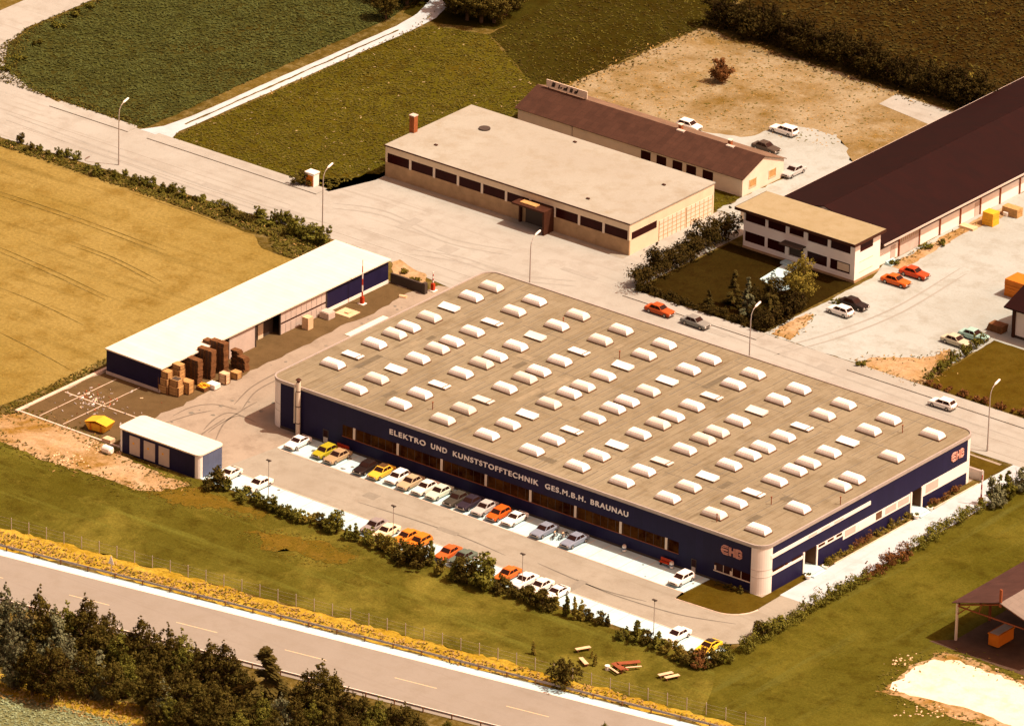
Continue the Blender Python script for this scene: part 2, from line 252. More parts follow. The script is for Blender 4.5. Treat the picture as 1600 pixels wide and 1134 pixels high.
# ------------------------------------------------------------------ mesh builder
class MB:
    def __init__(s): s.v = []; s.f = []; s.m = []
    def add(s, vs, fs, mi=0):
        n = len(s.v); s.v += [tuple(p) for p in vs]
        for f in fs: s.f.append(tuple(i+n for i in f)); s.m.append(mi)
        return s
    def box(s, x0, x1, y0, y1, z0, z1, mi=0):
        return s.add([(x, y, z) for z in (z0, z1) for y in (y0, y1) for x in (x0, x1)],
                     [(0, 2, 3, 1), (4, 5, 7, 6), (0, 1, 5, 4), (2, 6, 7, 3), (0, 4, 6, 2), (1, 3, 7, 5)], mi)
    def prism(s, poly, z0, z1, mi=0, top=None):
        n = len(poly)
        if sum(poly[i][0]*poly[(i+1) % n][1]-poly[(i+1) % n][0]*poly[i][1] for i in range(n)) < 0: poly = poly[::-1]
        s.add([(x, y, z0) for x, y in poly]+[(x, y, z1) for x, y in poly], [(i, (i+1) % n, n+(i+1) % n, n+i) for i in range(n)]+[tuple(range(n-1, -1, -1))], mi)
        s.add([(x, y, z1) for x, y in poly], [tuple(range(n))], mi if top is None else top); return s
    def quad(s, a, b, c, d, mi=0): return s.add([a, b, c, d], [(0, 1, 2, 3)], mi)
    def slab(s, a, b, c, d, t, mi=0):
        """a quad given thickness t along its normal"""
        a, b, c, d = map(Vector, (a, b, c, d)); n = (b-a).cross(d-a).normalized()*t
        return s.add([a, b, c, d, a+n, b+n, c+n, d+n], [(3, 2, 1, 0), (4, 5, 6, 7), (0, 1, 5, 4), (1, 2, 6, 5), (2, 3, 7, 6), (3, 0, 4, 7)], mi)
    def tube(s, pts, rad, n=8, mi=0, cap=True):
        pts = [Vector(p) for p in pts]; rad = rad if isinstance(rad, (list, tuple)) else [rad]*len(pts); base = len(s.v)
        for i, p in enumerate(pts):
            d = (pts[min(i+1, len(pts)-1)]-pts[max(i-1, 0)]).normalized()
            u = d.cross(Vector((0, 0, 1)) if abs(d.z) < 0.9 else Vector((1, 0, 0))).normalized(); v = d.cross(u)
            s.v += [tuple(p+(u*math.cos(2*math.pi*k/n)+v*math.sin(2*math.pi*k/n))*rad[i]) for k in range(n)]
        for i in range(len(pts)-1):
            for k in range(n):
                s.f.append((base+i*n+k, base+i*n+(k+1) % n, base+(i+1)*n+(k+1) % n, base+(i+1)*n+k)); s.m.append(mi)
        if cap:
            s.f.append(tuple(base+k for k in range(n-1, -1, -1))); s.m.append(mi)
            s.f.append(tuple(base+(len(pts)-1)*n+k for k in range(n))); s.m.append(mi)
        return s
    def loft(s, rings, mi=0, cap=True):
        n = len(rings[0]); base = len(s.v)
        for r in rings: s.v += [tuple(p) for p in r]
        for i in range(len(rings)-1):
            for k in range(n):
                s.f.append((base+i*n+k, base+i*n+(k+1) % n, base+(i+1)*n+(k+1) % n, base+(i+1)*n+k)); s.m.append(mi)
        if cap:
            s.f.append(tuple(base+k for k in range(n-1, -1, -1))); s.m.append(mi)
            s.f.append(tuple(base+(len(rings)-1)*n+k for k in range(n))); s.m.append(mi)
        return s
    def mesh(s, name, mats, off=(0, 0, 0), smooth=False):
        me = bpy.data.meshes.new(name)
        me.from_pydata([(x-off[0], y-off[1], z-off[2]) for x, y, z in s.v], [], s.f)
        for m in (mats if isinstance(mats, (list, tuple)) else [mats]): me.materials.append(M[m] if isinstance(m, str) else m)
        me.polygons.foreach_set('material_index', s.m)
        if smooth: me.polygons.foreach_set('use_smooth', [True]*len(s.f))
        me.update(); return me
    def build(s, name, mats, parent=None, off=(0, 0, 0), smooth=False):
        o = bpy.data.objects.new(name, s.mesh(name, mats, off, smooth)); C.objects.link(o)
        if parent is not None: o.parent = parent
        else: o.location = off
        return o
def B(x0, x1, y0, y1, z0, z1, mi=0): return MB().box(x0, x1, y0, y1, z0, z1, mi)
def tag(o, label, cat, group=None, kind=None):
    if label: o['label'] = label
    if cat: o['category'] = cat
    if group: o['group'] = group
    if kind: o['kind'] = kind
    return o
def thing(name, label, cat, loc, group=None, rz=0.0):
    o = bpy.data.objects.new(name, None); C.objects.link(o); o.location = loc; o.rotation_euler = (0, 0, rz); o.empty_display_size = 0.3
    return tag(o, label, cat, group)
KIDS = {}
def kids(o):
    return [c for c in C.objects if c.parent is o] if o not in KIDS else KIDS[o]
def copy_thing(o, loc, rz=0.0, scale=None, label=None, group=None):
    if o not in KIDS: KIDS[o] = [c for c in C.objects if c.parent is o]
    n = o.copy(); C.objects.link(n); n.location = loc; n.rotation_euler = (0, 0, rz)
    if scale: n.scale = scale if isinstance(scale, (tuple, list)) else (scale,)*3
    if label: n['label'] = label
    if group: n['group'] = group
    out = []
    for c in KIDS[o]:
        d = c.copy(); C.objects.link(d); d.parent = n; out.append(d)
        for e in [x for x in KIDS.get(c, [])]:
            q = e.copy(); C.objects.link(q); q.parent = d; out.append(q)
    return n, out
def jag(poly, amp, step=1.2, seed=1):
    r = random.Random(seed); out = []
    n = len(poly)
    for i in range(n):
        a, b = Vector(poly[i]), Vector(poly[(i+1) % n]); k = max(1, int((b-a).length/step)); nn = Vector((-(b-a).y, (b-a).x)).normalized()
        off = 0
        for j in range(k):
            p = a.lerp(b, j/k); off = off*0.6+r.uniform(-amp, amp)*0.7
            out.append(tuple(p+nn*(off if j else 0)))
    return out
def sheet(name, poly, z, mat, amp=0, step=1.2, seed=1, kind='structure'):
    if amp: poly = jag(poly, amp, step, seed)
    n = len(poly)
    if sum(poly[i][0]*poly[(i+1) % n][1]-poly[(i+1) % n][0]*poly[i][1] for i in range(n)) < 0: poly = poly[::-1]
    bm = bmesh.new(); f = bm.faces.new([bm.verts.new((x, y, z)) for x, y in poly]); bmesh.ops.triangulate(bm, faces=[f])
    me = bpy.data.meshes.new(name); bm.to_mesh(me); bm.free(); me.materials.append(M[mat])
    o = bpy.data.objects.new(name, me); C.objects.link(o); o['kind'] = kind; return o
def inside(p, poly):
    x, y = p; c = False; n = len(poly)
    for i in range(n):
        x1, y1 = poly[i]; x2, y2 = poly[(i+1) % n]
        if (y1 > y) != (y2 > y) and x < (x2-x1)*(y-y1)/(y2-y1)+x1: c = not c
    return c
def arc(cx, cy, r, a0, a1, n=8):
    return [(cx+r*math.cos(R_(a0+(a1-a0)*i/n)), cy+r*math.sin(R_(a0+(a1-a0)*i/n))) for i in range(n+1)]

# ------------------------------------------------------------------ the ground and everything paved
def mline(x, off=0.0):  # north guard-rail line of the motorway (plan), shifted by off metres
    return -52.4+0.1848*(x+1.0)+off
sheet('ground', [(-2500, -2500), (2500, -2500), (2500, 2500), (-2500, 2500)], 0.0, 'rough')
sheet('wheat_field', [(-190, 48.3), (-60, 48.6), (-42, 47.5), (-38, 44.5), (-29.3, 44.5), (-29.8, -10), (-31.5, -30), (-190, -60)], 0.02, 'wheat', 0.35, 1.3, 2)
crop_poly = [(-78.8, 67.0), (-79.2, 125), (-82, 138), (-95, 150), (-116.5, 150), (-116.5, 86), (-114.5, 78), (-109, 71), (-101, 67.6)]
sheet('crop_field', crop_poly, 0.02, 'crop', 0.3, 1.2, 3)
meadow_poly = [(-73.4, 66.9), (-44.2, 66.9), (-44.2, 75), (-42.6, 76), (-42.6, 97), (1.5, 97), (1.5, 103), (-40, 103), (-40, 114), (-44, 118), (-48, 118), (-64, 128.5), (-72.6, 125.6), (-73.5, 121)]
sheet('meadow', meadow_poly, 0.02, 'meadow', 0.25, 1.2, 4)
up_poly = [(-64, 128.5), (-48, 118), (-44, 118), (-43.3, 121.3), (-42.1, 151.5), (-47, 175), (-62, 175), (-64.8, 146)]
sheet('upper_field', up_poly, 0.02, 'upper', 0.3, 1.2, 5)
dark_poly = [(-42, 157), (70, 161), (80, 260), (-60, 260), (-46, 175)]
sheet('far_field', dark_poly, 0.02, 'dark', 0.3, 1.5, 6)
sheet('wood_floor', [(-82, 138), (-79, 127), (-73, 127), (-64.5, 130.5), (-64.8, 200), (-95, 200), (-95, 150)], 0.025, 'upper', 0.3, 1.2, 7)
sheet('sandy_lot', [(-41.5, 114.5), (-43.0, 122), (-41.8, 151.5), (6.0, 149.8), (10.5, 141), (10.5, 100), (1.6, 103), (1.6, 113.5)], 0.03, 'sandy', 0.5, 1.2, 8)
sheet('concrete_apron', [(-4.3, 144.6), (-4.6, 149.4), (7.2, 149.0), (9.8, 146.5), (10.4, 142.2)], 0.05, 'road')
sheet('back_yard', [(-24, 113.4), (-22, 118), (-12, 121), (-9, 130), (-2, 131), (6, 124), (10.6, 116), (10.6, 97), (1.6, 97), (1.6, 113.4)], 0.045, 'gravel', 0.6, 1.0, 9)
sheet('gravel_yard', [(32.0, 67.0), (58.0, 67.0), (57.2, 80), (58, 84), (70, 84), (90, 84), (90, 220), (30.5, 220), (30.5, 97), (32.2, 92)], 0.035, 'gravel', 0.2, 1.0, 10)
sheet('yard_scrub', [(33.0, 67.3), (36.2, 67.3), (35.0, 71.5), (33.6, 76.5), (32.5, 76)], 0.05, 'scrub', 0.35, 0.7, 11)
sheet('verge_scrub', [(47.2, 67.0), (58.2, 67.0), (57.4, 75.5), (54.5, 79.2), (53.2, 74), (48.5, 70.5)], 0.05, 'scrub', 0.5, 0.9, 12)
sheet('wall_verge', [(31.4, 97), (33.4, 97), (32.9, 110), (33.6, 121), (32.6, 126), (31.3, 126)], 0.05, 'scrub', 0.4, 0.8, 13)
sheet('east_garden_lawn', [(58.4, 67.4), (140, 67.4), (140, 85.6), (57.2, 85.6)], 0.05, 'lawn3', 0.1, 1.0, 14)
sheet('garden_lawn', [(10.0, 67.0), (31.6, 67.0), (31.6, 88.8), (10.0, 88.8)], 0.045, 'garden')
sheet('garden_path', [(20.0, 88.8), (22.2, 88.8), (22.8, 83.5), (26.0, 82.0), (25.2, 79.5), (20.6, 81.5)], 0.06, 'conc')
# the works road with its bend to the north-west, and the forecourt north of it
sheet('works_road', [(-124.5, 75), (-126.5, 220), (-117.2, 220), (-117.2, 86), (-115, 78.5), (-109.5, 71.6), (-101.5, 67.9), (-95, 66.4), (-78.8, 66.4), (-44, 66.4), (-44, 66.2), (-41.6, 74), (-41.6, 76), (1.9, 76), (1.9, 97), (9.6, 97), (9.6, 66.9), (32, 66.9), (140, 66.9), (140, 54), (86.6, 53.6), (82.2, 54.0), (0, 53.2), (-4, 50), (-28, 53.6), (-60, 52.4), (-92, 50.9), (-104, 47), (-140, 40), (-140, 70)], 0.04, 'road', 0.05, 2.0, 15)
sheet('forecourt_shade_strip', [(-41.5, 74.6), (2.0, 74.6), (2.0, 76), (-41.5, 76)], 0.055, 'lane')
for n_, a, b in (('pavement', -94.5, -79.6), ('pavement', -76.0, -44.6), ('pavement', 9.8, 32.6), ('pavement', 47.8, 140)):
    m = MB().prism([(a, 64.35), (b, 64.35), (b, 64.55), (a, 64.55)], 0.0, 0.134, 0); m.prism([(a+.1, 64.55), (b-.1, 64.55), (b-.1, 66.85), (a+.1, 66.85)], 0.0, 0.13, 0)
    m.build(n_, ['road', 'kerb'])['kind'] = 'structure'
m = MB()
m.box(-140, -45, 58.95, 59.0, 0.044, 0.046); m.box(-32, 140, 58.95, 59.0, 0.044, 0.046); m.box(-92, 140, 55.6, 55.66, 0.044, 0.046)
for a, b in ((-94.5, -79.6), (-76.0, -44.6), (9.8, 32.6), (47.8, 140)): m.box(a, b, 64.24, 64.34, 0.042, 0.05)
m.build('road_seam', 'tyre_mark')['kind'] = 'structure'
sheet('track', [(-79.0, 66.3), (-78.6, 66.9), (-77.2, 69.5), (-76.6, 75), (-76.4, 122), (-77.2, 128), (-80.5, 137), (-86, 150), (-83, 151), (-77.2, 138.5), (-74.0, 128.5), (-73.6, 122), (-74.1, 75), (-74.3, 69.5), (-73.4, 66.9), (-73.0, 66.3)], 0.05, 'lane2', 0.08, 1.5, 16)
sheet('track_middle', [(-75.45, 72), (-75.3, 121), (-75.0, 121), (-75.1, 72)], 0.06, 'rough', 0.12, 0.8, 17)
# factory yard, front lane, parking strips, side lane
sheet('factory_yard', [(-27.6, -18.4), (4.6, -18.4), (4.6, -14.6), (6.0, -5.2), (5.5, 0), (81, 0), (81, 53.2), (-4, 53.2), (-11.6, 50.5), (-11.6, 47.2), (-17.3, 47.2), (-27.6, 47.2)], 0.03, 'yard')
sheet('yard_west_paving', [(-27.6, -18.4), (-10.5, -18.4), (-12.6, -8), (-12.8, 47.0), (-27.6, 47.0)], 0.045, 'yard_d', 0.5, 1.2, 18)
sheet('front_lane', [(4.3, -14.55), (86.6, -14.55)]+arc(83.2, -10.2, 4.2, -70, 0, 6)+[(86.9, 30), (87.0, 53.9), (82.3, 53.9), (82.3, 9.0), (82.6, -2.5)]+arc(78.8, -3.3, 3.9, 0, -85, 6)+[(72.8, -7.5), (72.4, -5.4), (5.6, -5.2)], 0.06, 'lane')
sheet('side_lane', [(82.3, 2.0), (86.95, 2.0), (86.95, 53.9), (82.3, 53.9)], 0.07, 'lane2', 0.1, 1.5, 19)
sheet('front_parking', [(5.6, -5.25), (72.6, -5.45), (72.8, 0), (5.6, 0)], 0.05, 'conc')
sheet('hedge_parking', [(4.6, -14.6), (86.5, -14.7), (87.6, -18.4), (4.2, -19.2)], 0.045, 'conc')
m = MB()
for k in range(28): m.box(5.6+2.45*k, 5.68+2.45*k, -5.2, -0.1, 0.052, 0.056)
for k in range(34): m.box(5.0+2.45*k, 5.08+2.45*k, -18.9, -14.8, 0.047, 0.051)
m.build('bay_joints', 'kerb')['kind'] = 'structure'
m = MB()
m.box(6.2, 72.6, -5.48, -5.33, 0.0, 0.09); m.box(4.5, 87, -14.72, -14.58, 0, 0.085); m.box(-28.1, -27.55, -18.9, 46.8, 0, 0.16); m.box(-27.5, -9.5, -18.75, -18.45, 0, 0.13)
m.box(82.12, 82.3, 14.0, 31.0, 0, 0.15); m.box(82.12, 82.3, 36.0, 46.0, 0, 0.15)
pts = arc(78.8, -3.3, 3.95, 0, -85, 8)+[(72.8, -7.55)]
for (x, y), (x2, y2) in zip(pts, pts[1:]): m.tube([(x, y, 0.06), (x2, y2, 0.06)], 0.09, 6)
m.build('kerb', 'kerb')['kind'] = 'structure'
m = MB()
for x in (-24.6, -20.5): m.box(x, x+0.12, -18.0, -2.4, 0.048, 0.053)
m.box(-27, -12.8, -10.1, -9.9, 0.048, 0.053)
for (a, b) in (((-18, -4.6), (-13, -9.5)), ((-2, 5), (-2.05, 46))):
    pass
m.build('yard_channel', 'kerb')['kind'] = 'structure'
def ribbon(mb, pts, wd, z):
    P = [Vector((x, y, 0)) for x, y in pts]; Q = []
    for i in range(len(P)-1):
        p0, p1, p2, p3 = P[max(i-1, 0)], P[i], P[i+1], P[min(i+2, len(P)-1)]
        for k in range(8):
            t = k/8; Q.append(0.5*((2*p1)+(p2-p0)*t+(2*p0-5*p1+4*p2-p3)*t*t+(3*p1-p0-3*p2+p3)*t**3))
    Q.append(P[-1]); L = []; n = len(Q)
    for i, q in enumerate(Q):
        d = (Q[min(i+1, n-1)]-Q[max(i-1, 0)]).normalized(); u = Vector((-d.y, d.x, 0))*wd/2*min(1, 0.35+3*min(i, n-1-i)/n)
        L += [(q.x+u.x, q.y+u.y, z), (q.x-u.x, q.y-u.y, z)]
    mb.add(L, [(2*i, 2*i+1, 2*i+3, 2*i+2) for i in range(n-1)])
m = MB()
for pts in ([(270, 650), (300, 636), (335, 632), (370, 640)], [(318, 672), (335, 655), (358, 645), (384, 652)], [(325, 676), (345, 662), (372, 650), (400, 660)], [(255, 662), (300, 648), (330, 642)],
            [(300, 690), (330, 668), (352, 654)], [(402, 628), (380, 640), (350, 662), (336, 690)], [(500, 560), (440, 590), (400, 612), (378, 640)], [(486, 556), (430, 584), (392, 606), (366, 632)]):
    ribbon(m, [G2(x, y) for x, y in pts], 0.22, 0.052)
m.build('tyre_marks', 'tyre_mark')['kind'] = 'structure'
m = MB()
for pts in ([(560, 785), (640, 810), (720, 838), (790, 868)], [(840, 880), (930, 918), (1010, 940)], [(900, 905), (960, 930), (1060, 960), (1150, 975)]):
    ribbon(m, [G2(x, y) for x, y in pts], 0.25, 0.066)
m.build('lane_tyre_marks', 'joint')['kind'] = 'structure'
# green strips round the hall
sheet('corner_lawn', [(72.9, 0), (72.9, -7.3), (79.2, -7.0)]+arc(78.8, -3.3, 3.75, -80, 0, 6)+[(82.1, 8.9), (81, 8.9), (81, 0)], 0.062, 'lawn3')
sheet('flower_bed', [(81, 11.8), (82.12, 11.8), (82.12, 32.0), (81, 32.0)], 0.062, 'rough')
sheet('flower_bed', [(81, 35.3), (82.12, 35.3), (82.12, 46.9), (81, 46.9)], 0.062, 'rough')
sheet('north_lawn', [(78.5, 47), (82.1, 47), (82.1, 52.6), (72, 52.9), (72, 47)], 0.062, 'lawn3')
# lower lawn, east lawn, verge, motorway
low_poly = [(-60, -34), (-33, -22.0), (4.0, -19.6), (88.5, -19.2), (110, -19.4), (110, -31.5), (88, -32.8), (50, -38.6), (-3, -46.9), (-60, -57)]
sheet('lower_lawn', low_poly, 0.02, 'lawn', 0.2, 1.5, 20)
sheet('east_lawn', [(87.0, -19.0), (87.2, 49), (140, 49), (140, -10), (118, -26), (112, -31), (95, -31.6), (90, -22)], 0.028, 'lawn2', 0.2, 1.5, 21)
sheet('worn_ground', [G2(*p) for p in ((-30, 655), (30, 643), (60, 650), (150, 688), (190, 712), (250, 742), (300, 758), (262, 768), (215, 766), (150, 742), (80, 722), (0, 690))], 0.038, 'scrub', 0.5, 0.9, 22)
ver = [(-70, mline(-70, 0.6)), (130, mline(130, 0.6)), (130, -27.5), (95, -31.6), (88, -32.6), (50, -38.4), (-3, -46.7), (-70, -57.5)]
sheet('dry_verge', ver, 0.03, 'golden', 0.7, 0.8, 23)
sheet('motorway', [(-90, mline(-90, -0.1)), (200, mline(200, -0.1)), (200, mline(200, -13.6)), (-90, mline(-90, -13.6))], 0.05, 'motor')
m = MB()
def mstrip(x0, x1, o0, o1, z, mi): m.add([(x0, mline(x0, o0), z), (x1, mline(x1, o0), z), (x1, mline(x1, o1), z), (x0, mline(x0, o1), z)], [(0, 1, 2, 3)], mi)
mstrip(-90, 200, -1.35, -1.12, 0.056, 0); mstrip(-90, 200, -12.5, -12.3, 0.056, 0)
x = -62.4
while x < 200: mstrip(x, x+5.8, -7.08, -6.96, 0.056, 1); x += 15.3
m.build('motorway_markings', ['line_w', 'line_y'])['kind'] = 'structure'
sheet('hard_shoulder_edge', [(-90, mline(-90, -1.12)), (200, mline(200, -1.12)), (200, mline(200, 0.25)), (-90, mline(-90, 0.25))], 0.058, 'conc', 0.05, 2, 24)
sheet('tree_belt_floor', [(-90, mline(-90, -13.4)), (140, mline(140, -13.4)), (140, -52), (60, -68), (40, -76), (22, -81), (-90, -105)], 0.03, 'rough')
sheet('golden_margin', [(-90, -101), (22, -79.2), (31, -76.6), (42, -74.4), (50, -75.5), (43, -80.5), (26, -84.5), (-90, -108)], 0.04, 'golden', 0.5, 0.9, 25)
bf_poly = [(-90, -107), (24, -83.6), (36, -80.6), (45, -78.8), (70, -90), (40, -130), (-90, -150)]
sheet('grey_green_field', bf_poly, 0.045, 'crop2', 0.4, 0.9, 26)
sheet('sand_patch', [G2(*p) for p in ((1390, 1076), (1425, 1045), (1460, 1030), (1500, 1032), (1540, 1050), (1620, 1078), (1680, 1110), (1680, 1180), (1560, 1126), (1480, 1100))], 0.042, 'sand', 0.6, 0.9, 27)
sheet('sand_fringe', [G2(*p) for p in ((1370, 1080), (1420, 1040), (1460, 1020), (1500, 1022), (1550, 1045), (1640, 1075), (1690, 1100), (1690, 1200), (1540, 1134), (1450, 1108))], 0.036, 'scrub', 0.7, 0.9, 28)
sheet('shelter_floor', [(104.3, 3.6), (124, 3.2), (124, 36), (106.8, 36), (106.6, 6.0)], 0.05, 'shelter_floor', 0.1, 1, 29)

# ------------------------------------------------------------------ grass, wheat and crop leaves that stand up
def tufts(name, poly, dens, h, wd, mats, z=0.0, seed=1, lean=0.5, blades=2, extra=0.0):
    r = random.Random(seed); xs = [p[0] for p in poly]; ys = [p[1] for p in poly]; mb = MB()
    n = int((max(xs)-min(xs))*(max(ys)-min(ys))*dens)
    for _ in range(n):
        x, y = r.uniform(min(xs), max(xs)), r.uniform(min(ys), max(ys))
        if not inside((x, y), poly): continue
        q = G_in(x, y)
        if not q: continue
        mi = 1 if r.random() < extra else 0
        hh = h*r.uniform(0.5, 1.2)
        for b in range(blades):
            # a leaf: two tips and two flanks, tilted anything between flat and upright
            a = r.uniform(0, 2*math.pi); ww = wd*r.uniform(0.6, 1.3)*.5; c, s_ = math.cos(a), math.sin(a); tl = r.uniform(0.15, 1.0)*(1-lean)+r.uniform(0, .25)
            L = ww*1.5; dz = hh*tl; m_ = z+hh*r.uniform(.15, .5)
            mb.add([(x-c*L, y-s_*L, m_-dz*.35), (x+s_*ww*.6, y-c*ww*.6, m_), (x+c*L, y+s_*L, m_+dz*.5), (x-s_*ww*.6, y+c*ww*.6, m_+dz*.1)], [(0, 1, 2, 3)], mi)
    o = mb.build(name, mats); o['kind'] = 'stuff'; return o
def G_in(x, y, pad=60):
    d = Vector((x, y, 0))-CAM; zc = d.dot(FW); u = 800+FOC*d.dot(RT)/zc; v = 567-FOC*d.dot(UP)/zc
    return -pad < u < 1600+pad and -pad < v < 1134+pad
tufts('meadow_grass', meadow_poly, 6.0, 0.26, 0.34, ['blade', 'flower'], 0.02, 31, extra=0.008)
tufts('crop_leaves', crop_poly, 6.5, 0.36, 0.42, ['blade_c'], 0.02, 32, lean=0.7)
tufts('upper_field_grass', up_poly, 3.0, 0.3, 0.3, ['blade_d', 'blade'], 0.02, 33, extra=0.3)
tufts('far_field_leaves', dark_poly, 3.2, 0.45, 0.45, ['blade_d', 'blade'], 0.02, 34, lean=0.8, extra=0.06)
ver2 = jag([(-70, mline(-70, 0.9)), (130, mline(130, 0.9)), (130, -28.0), (95, -32.2), (88, -33.4), (50, -39.6), (-3, -47.8), (-70, -58.6)], 0.9, 1.6, 77)
tufts('verge_grass', ver2, 6.5, 0.5, 0.30, ['blade_g', 'blade'], 0.03, 36, lean=0.45, extra=0.22)
tufts('margin_grass', [(15, -82.5), (22, -79.2), (31, -76.6), (42, -74.4), (50, -75.5), (43, -80.5), (26, -84.5)], 8.0, 0.6, 0.24, ['blade_g', 'blade'], 0.04, 37, extra=0.2)
tufts('grey_field_leaves', bf_poly, 7.0, 0.35, 0.32, ['blade_b'], 0.045, 38, lean=0.8)
tufts('road_verge_grass', [(-130, 48), (-92, 48.4), (-40, 48.2), (-36, 44.5), (-28.2, 44.8), (-28, 52.9), (-60, 51.8), (-92, 50.2), (-130, 43)], 11.0, 0.75, 0.34, ['blade', 'blade_g'], 0.0, 39, extra=0.05)
tufts('field_edge_grass', [(-30.2, -20), (-28.2, -20), (-28.2, 44), (-29.8, 44)], 8.0, 0.4, 0.3, ['blade', 'blade_g'], 0.0, 40, extra=0.12)
tufts('sandy_lot_weeds', [(-42, 116), (-42.5, 150), (-6, 149.6), (-6, 143), (4, 142), (6, 128), (-10, 124), (-24, 119)], 1.0, 0.12, 0.30, ['blade', 'blade_g'], 0.03, 41, lean=.9, extra=0.5)
tufts('crop_field_edge', [(-78.9, 66.5), (-109, 66.8), (-115.5, 77.5), (-117.2, 86), (-117.2, 150), (-115.6, 150), (-115.6, 86), (-108, 72.4), (-101, 68.6), (-79.5, 68.6)], 8.0, 0.5, 0.30, ['blade_d', 'blade'], 0.02, 42, extra=0.45)

def edge_tufts(name, poly, width, dens, h, wd, mats, z, seed, extra=0.3, sides=None):
    """grass that straggles over the edge between two grounds"""
    r = random.Random(seed); mb = MB(); n = len(poly)
    for i in range(n):
        if sides is not None and i not in sides: continue
        a, b = Vector(poly[i]), Vector(poly[(i+1) % n]); L = (b-a).length; u = (b-a)/max(L, .01); nn = Vector((-u.y, u.x))
        for _ in range(int(L*width*dens)):
            p = a+u*r.uniform(0, L)+nn*r.gauss(0, width*.5); ww = wd*r.uniform(.6, 1.3)*.5; t = r.uniform(0, 6.28); c, s_ = math.cos(t), math.sin(t); hh = h*r.uniform(.4, 1.2); L2 = ww*1.5
            mb.add([(p.x-c*L2, p.y-s_*L2, z+hh*.1), (p.x+s_*ww*.6, p.y-c*ww*.6, z+hh*.4), (p.x+c*L2, p.y+s_*L2, z+hh*.8), (p.x-s_*ww*.6, p.y+c*ww*.6, z+hh*.5)], [(0, 1, 2, 3)], 1 if r.random() < extra else 0)
    o = mb.build(name, mats); o['kind'] = 'stuff'; return o
wg = [G2(*p) for p in ((-30, 655), (30, 643), (60, 650), (150, 688), (190, 712), (250, 742), (300, 758), (262, 768), (215, 766), (150, 742), (80, 722), (0, 690))]
edge_tufts('weedy_edge', wg, 2.2, 5.0, .25, .34, ['blade', 'blade_g'], .03, 51, .15)
edge_tufts('sand_edge_grass', [G2(*p) for p in ((1370, 1080), (1420, 1040), (1460, 1020), (1500, 1022), (1550, 1045), (1640, 1075), (1690, 1100), (1690, 1200), (1540, 1134), (1450, 1108))], 2.0, 5.0, .25, .34, ['blade', 'blade_g'], .03, 52, .08)
edge_tufts('lot_edge_grass', [(-42, 116), (-43.0, 122), (-41.8, 151.5), (6.0, 149.8)], 2.4, 5.0, .3, .36, ['blade_d', 'blade_g'], .03, 53, .25, (0, 1, 2))
edge_tufts('track_edge_grass', [(-73.6, 68), (-73.6, 122), (-77, 137)], .5, 7.0, .3, .3, ['blade', 'blade_g'], .03, 54, .2, (0, 1))
edge_tufts('yard_edge_grass', [(33.0, 67.3), (36.2, 67.3), (35.0, 71.5), (33.6, 76.5)], .8, 6.0, .3, .3, ['blade', 'blade_g'], .04, 55, .5)
edge_tufts('verge_corner_grass', [(47.2, 67.0), (58.2, 67.0), (57.4, 75.5), (54.5, 79.2), (53.2, 74), (48.5, 70.5)], 1.4, 5.0, .3, .3, ['blade', 'blade_g'], .04, 56, .6)
edge_tufts('wall_edge_grass', [(31.6, 97.5), (32.6, 126)], .9, 5.0, .4, .3, ['blade', 'blade_g'], .04, 57, .5, (0,))
# tramlines in the wheat, worn wheel paths and patched paving
m = MB()
for pts in ([(0, 387), (85, 424), (169, 464)], [(-5, 392), (80, 429), (165, 469)], [(111, 378), (180, 404), (253, 441)], [(106, 382), (175, 408), (248, 446)], [(0, 450), (60, 474), (130, 508)], [(0, 300), (120, 340), (260, 392)], [(-4, 305), (116, 345), (255, 397)], [(0, 520), (50, 545), (110, 578)], [(200, 300), (290, 330), (360, 356)]):
    ribbon(m, [G2(x, y) for x, y in pts], 0.2, 0.03)
m.build('wheat_tramlines', 'rough')['kind'] = 'structure'
m = MB()
for pts in ([(520, 318), (600, 330), (700, 372), (800, 392)], [(520, 326), (600, 338), (700, 380), (800, 400)], [(640, 390), (720, 402), (800, 428), (900, 440)], [(640, 398), (720, 410), (800, 436), (900, 448)], [(10, 178), (180, 240), (360, 305), (520, 352)], [(10, 188), (180, 250), (360, 315), (520, 362)], [(1000, 470), (1180, 540), (1380, 612), (1600, 690)], [(1210, 545), (1300, 520), (1400, 480), (1500, 420)], [(1210, 555), (1310, 528), (1410, 488), (1510, 428)], [(990, 440), (1010, 420), (1060, 380), (1100, 350)]):
    ribbon(m, [G2(x, y) for x, y in pts], 0.35, 0.0555)
m.build('wheel_paths', 'wear')['kind'] = 'structure'
m = MB(); q = random.Random(77)
for px, py, a, b in ((330, 292, 1.6, .7), (450, 330, 2.4, .5), (700, 390, 1.2, 1.2), (905, 428, 3.0, .5), (1120, 520, 1.8, .6), (1290, 575, 1.2, .9), (640, 350, .8, 2.2)):
    x, y = G2(px, py); m.box(x-a, x+a, y-b, y+b, .05, .0575)
for px, py, a, b in ((700, 830, 1.6, .5), (900, 915, .6, 1.8), (580, 775, 1.0, .8), (1400, 815, .5, 1.4)):
    x, y = G2(px, py); m.box(x-a, x+a, y-b, y+b, .066, .0765, 1)
m.build('paving_patches', ['wear', 'wear_l'])['kind'] = 'structure'
m = MB()
for _ in range(60):
    if q.random() < .5: x, y, z = q.uniform(6, 72), q.choice([q.uniform(-5, -1.5), q.uniform(-18, -15)]), .0585
    else: x, y, z = q.uniform(-12, -1), q.uniform(-14, 45), .0515
    r_ = q.uniform(.12, .45); m.add([(x+r_*math.cos(k*.7)*q.uniform(.6, 1.2), y+r_*math.sin(k*.7)*q.uniform(.6, 1.2), z) for k in range(9)], [tuple(range(9))])
m.build('oil_stains', 'wear_d')['kind'] = 'structure'

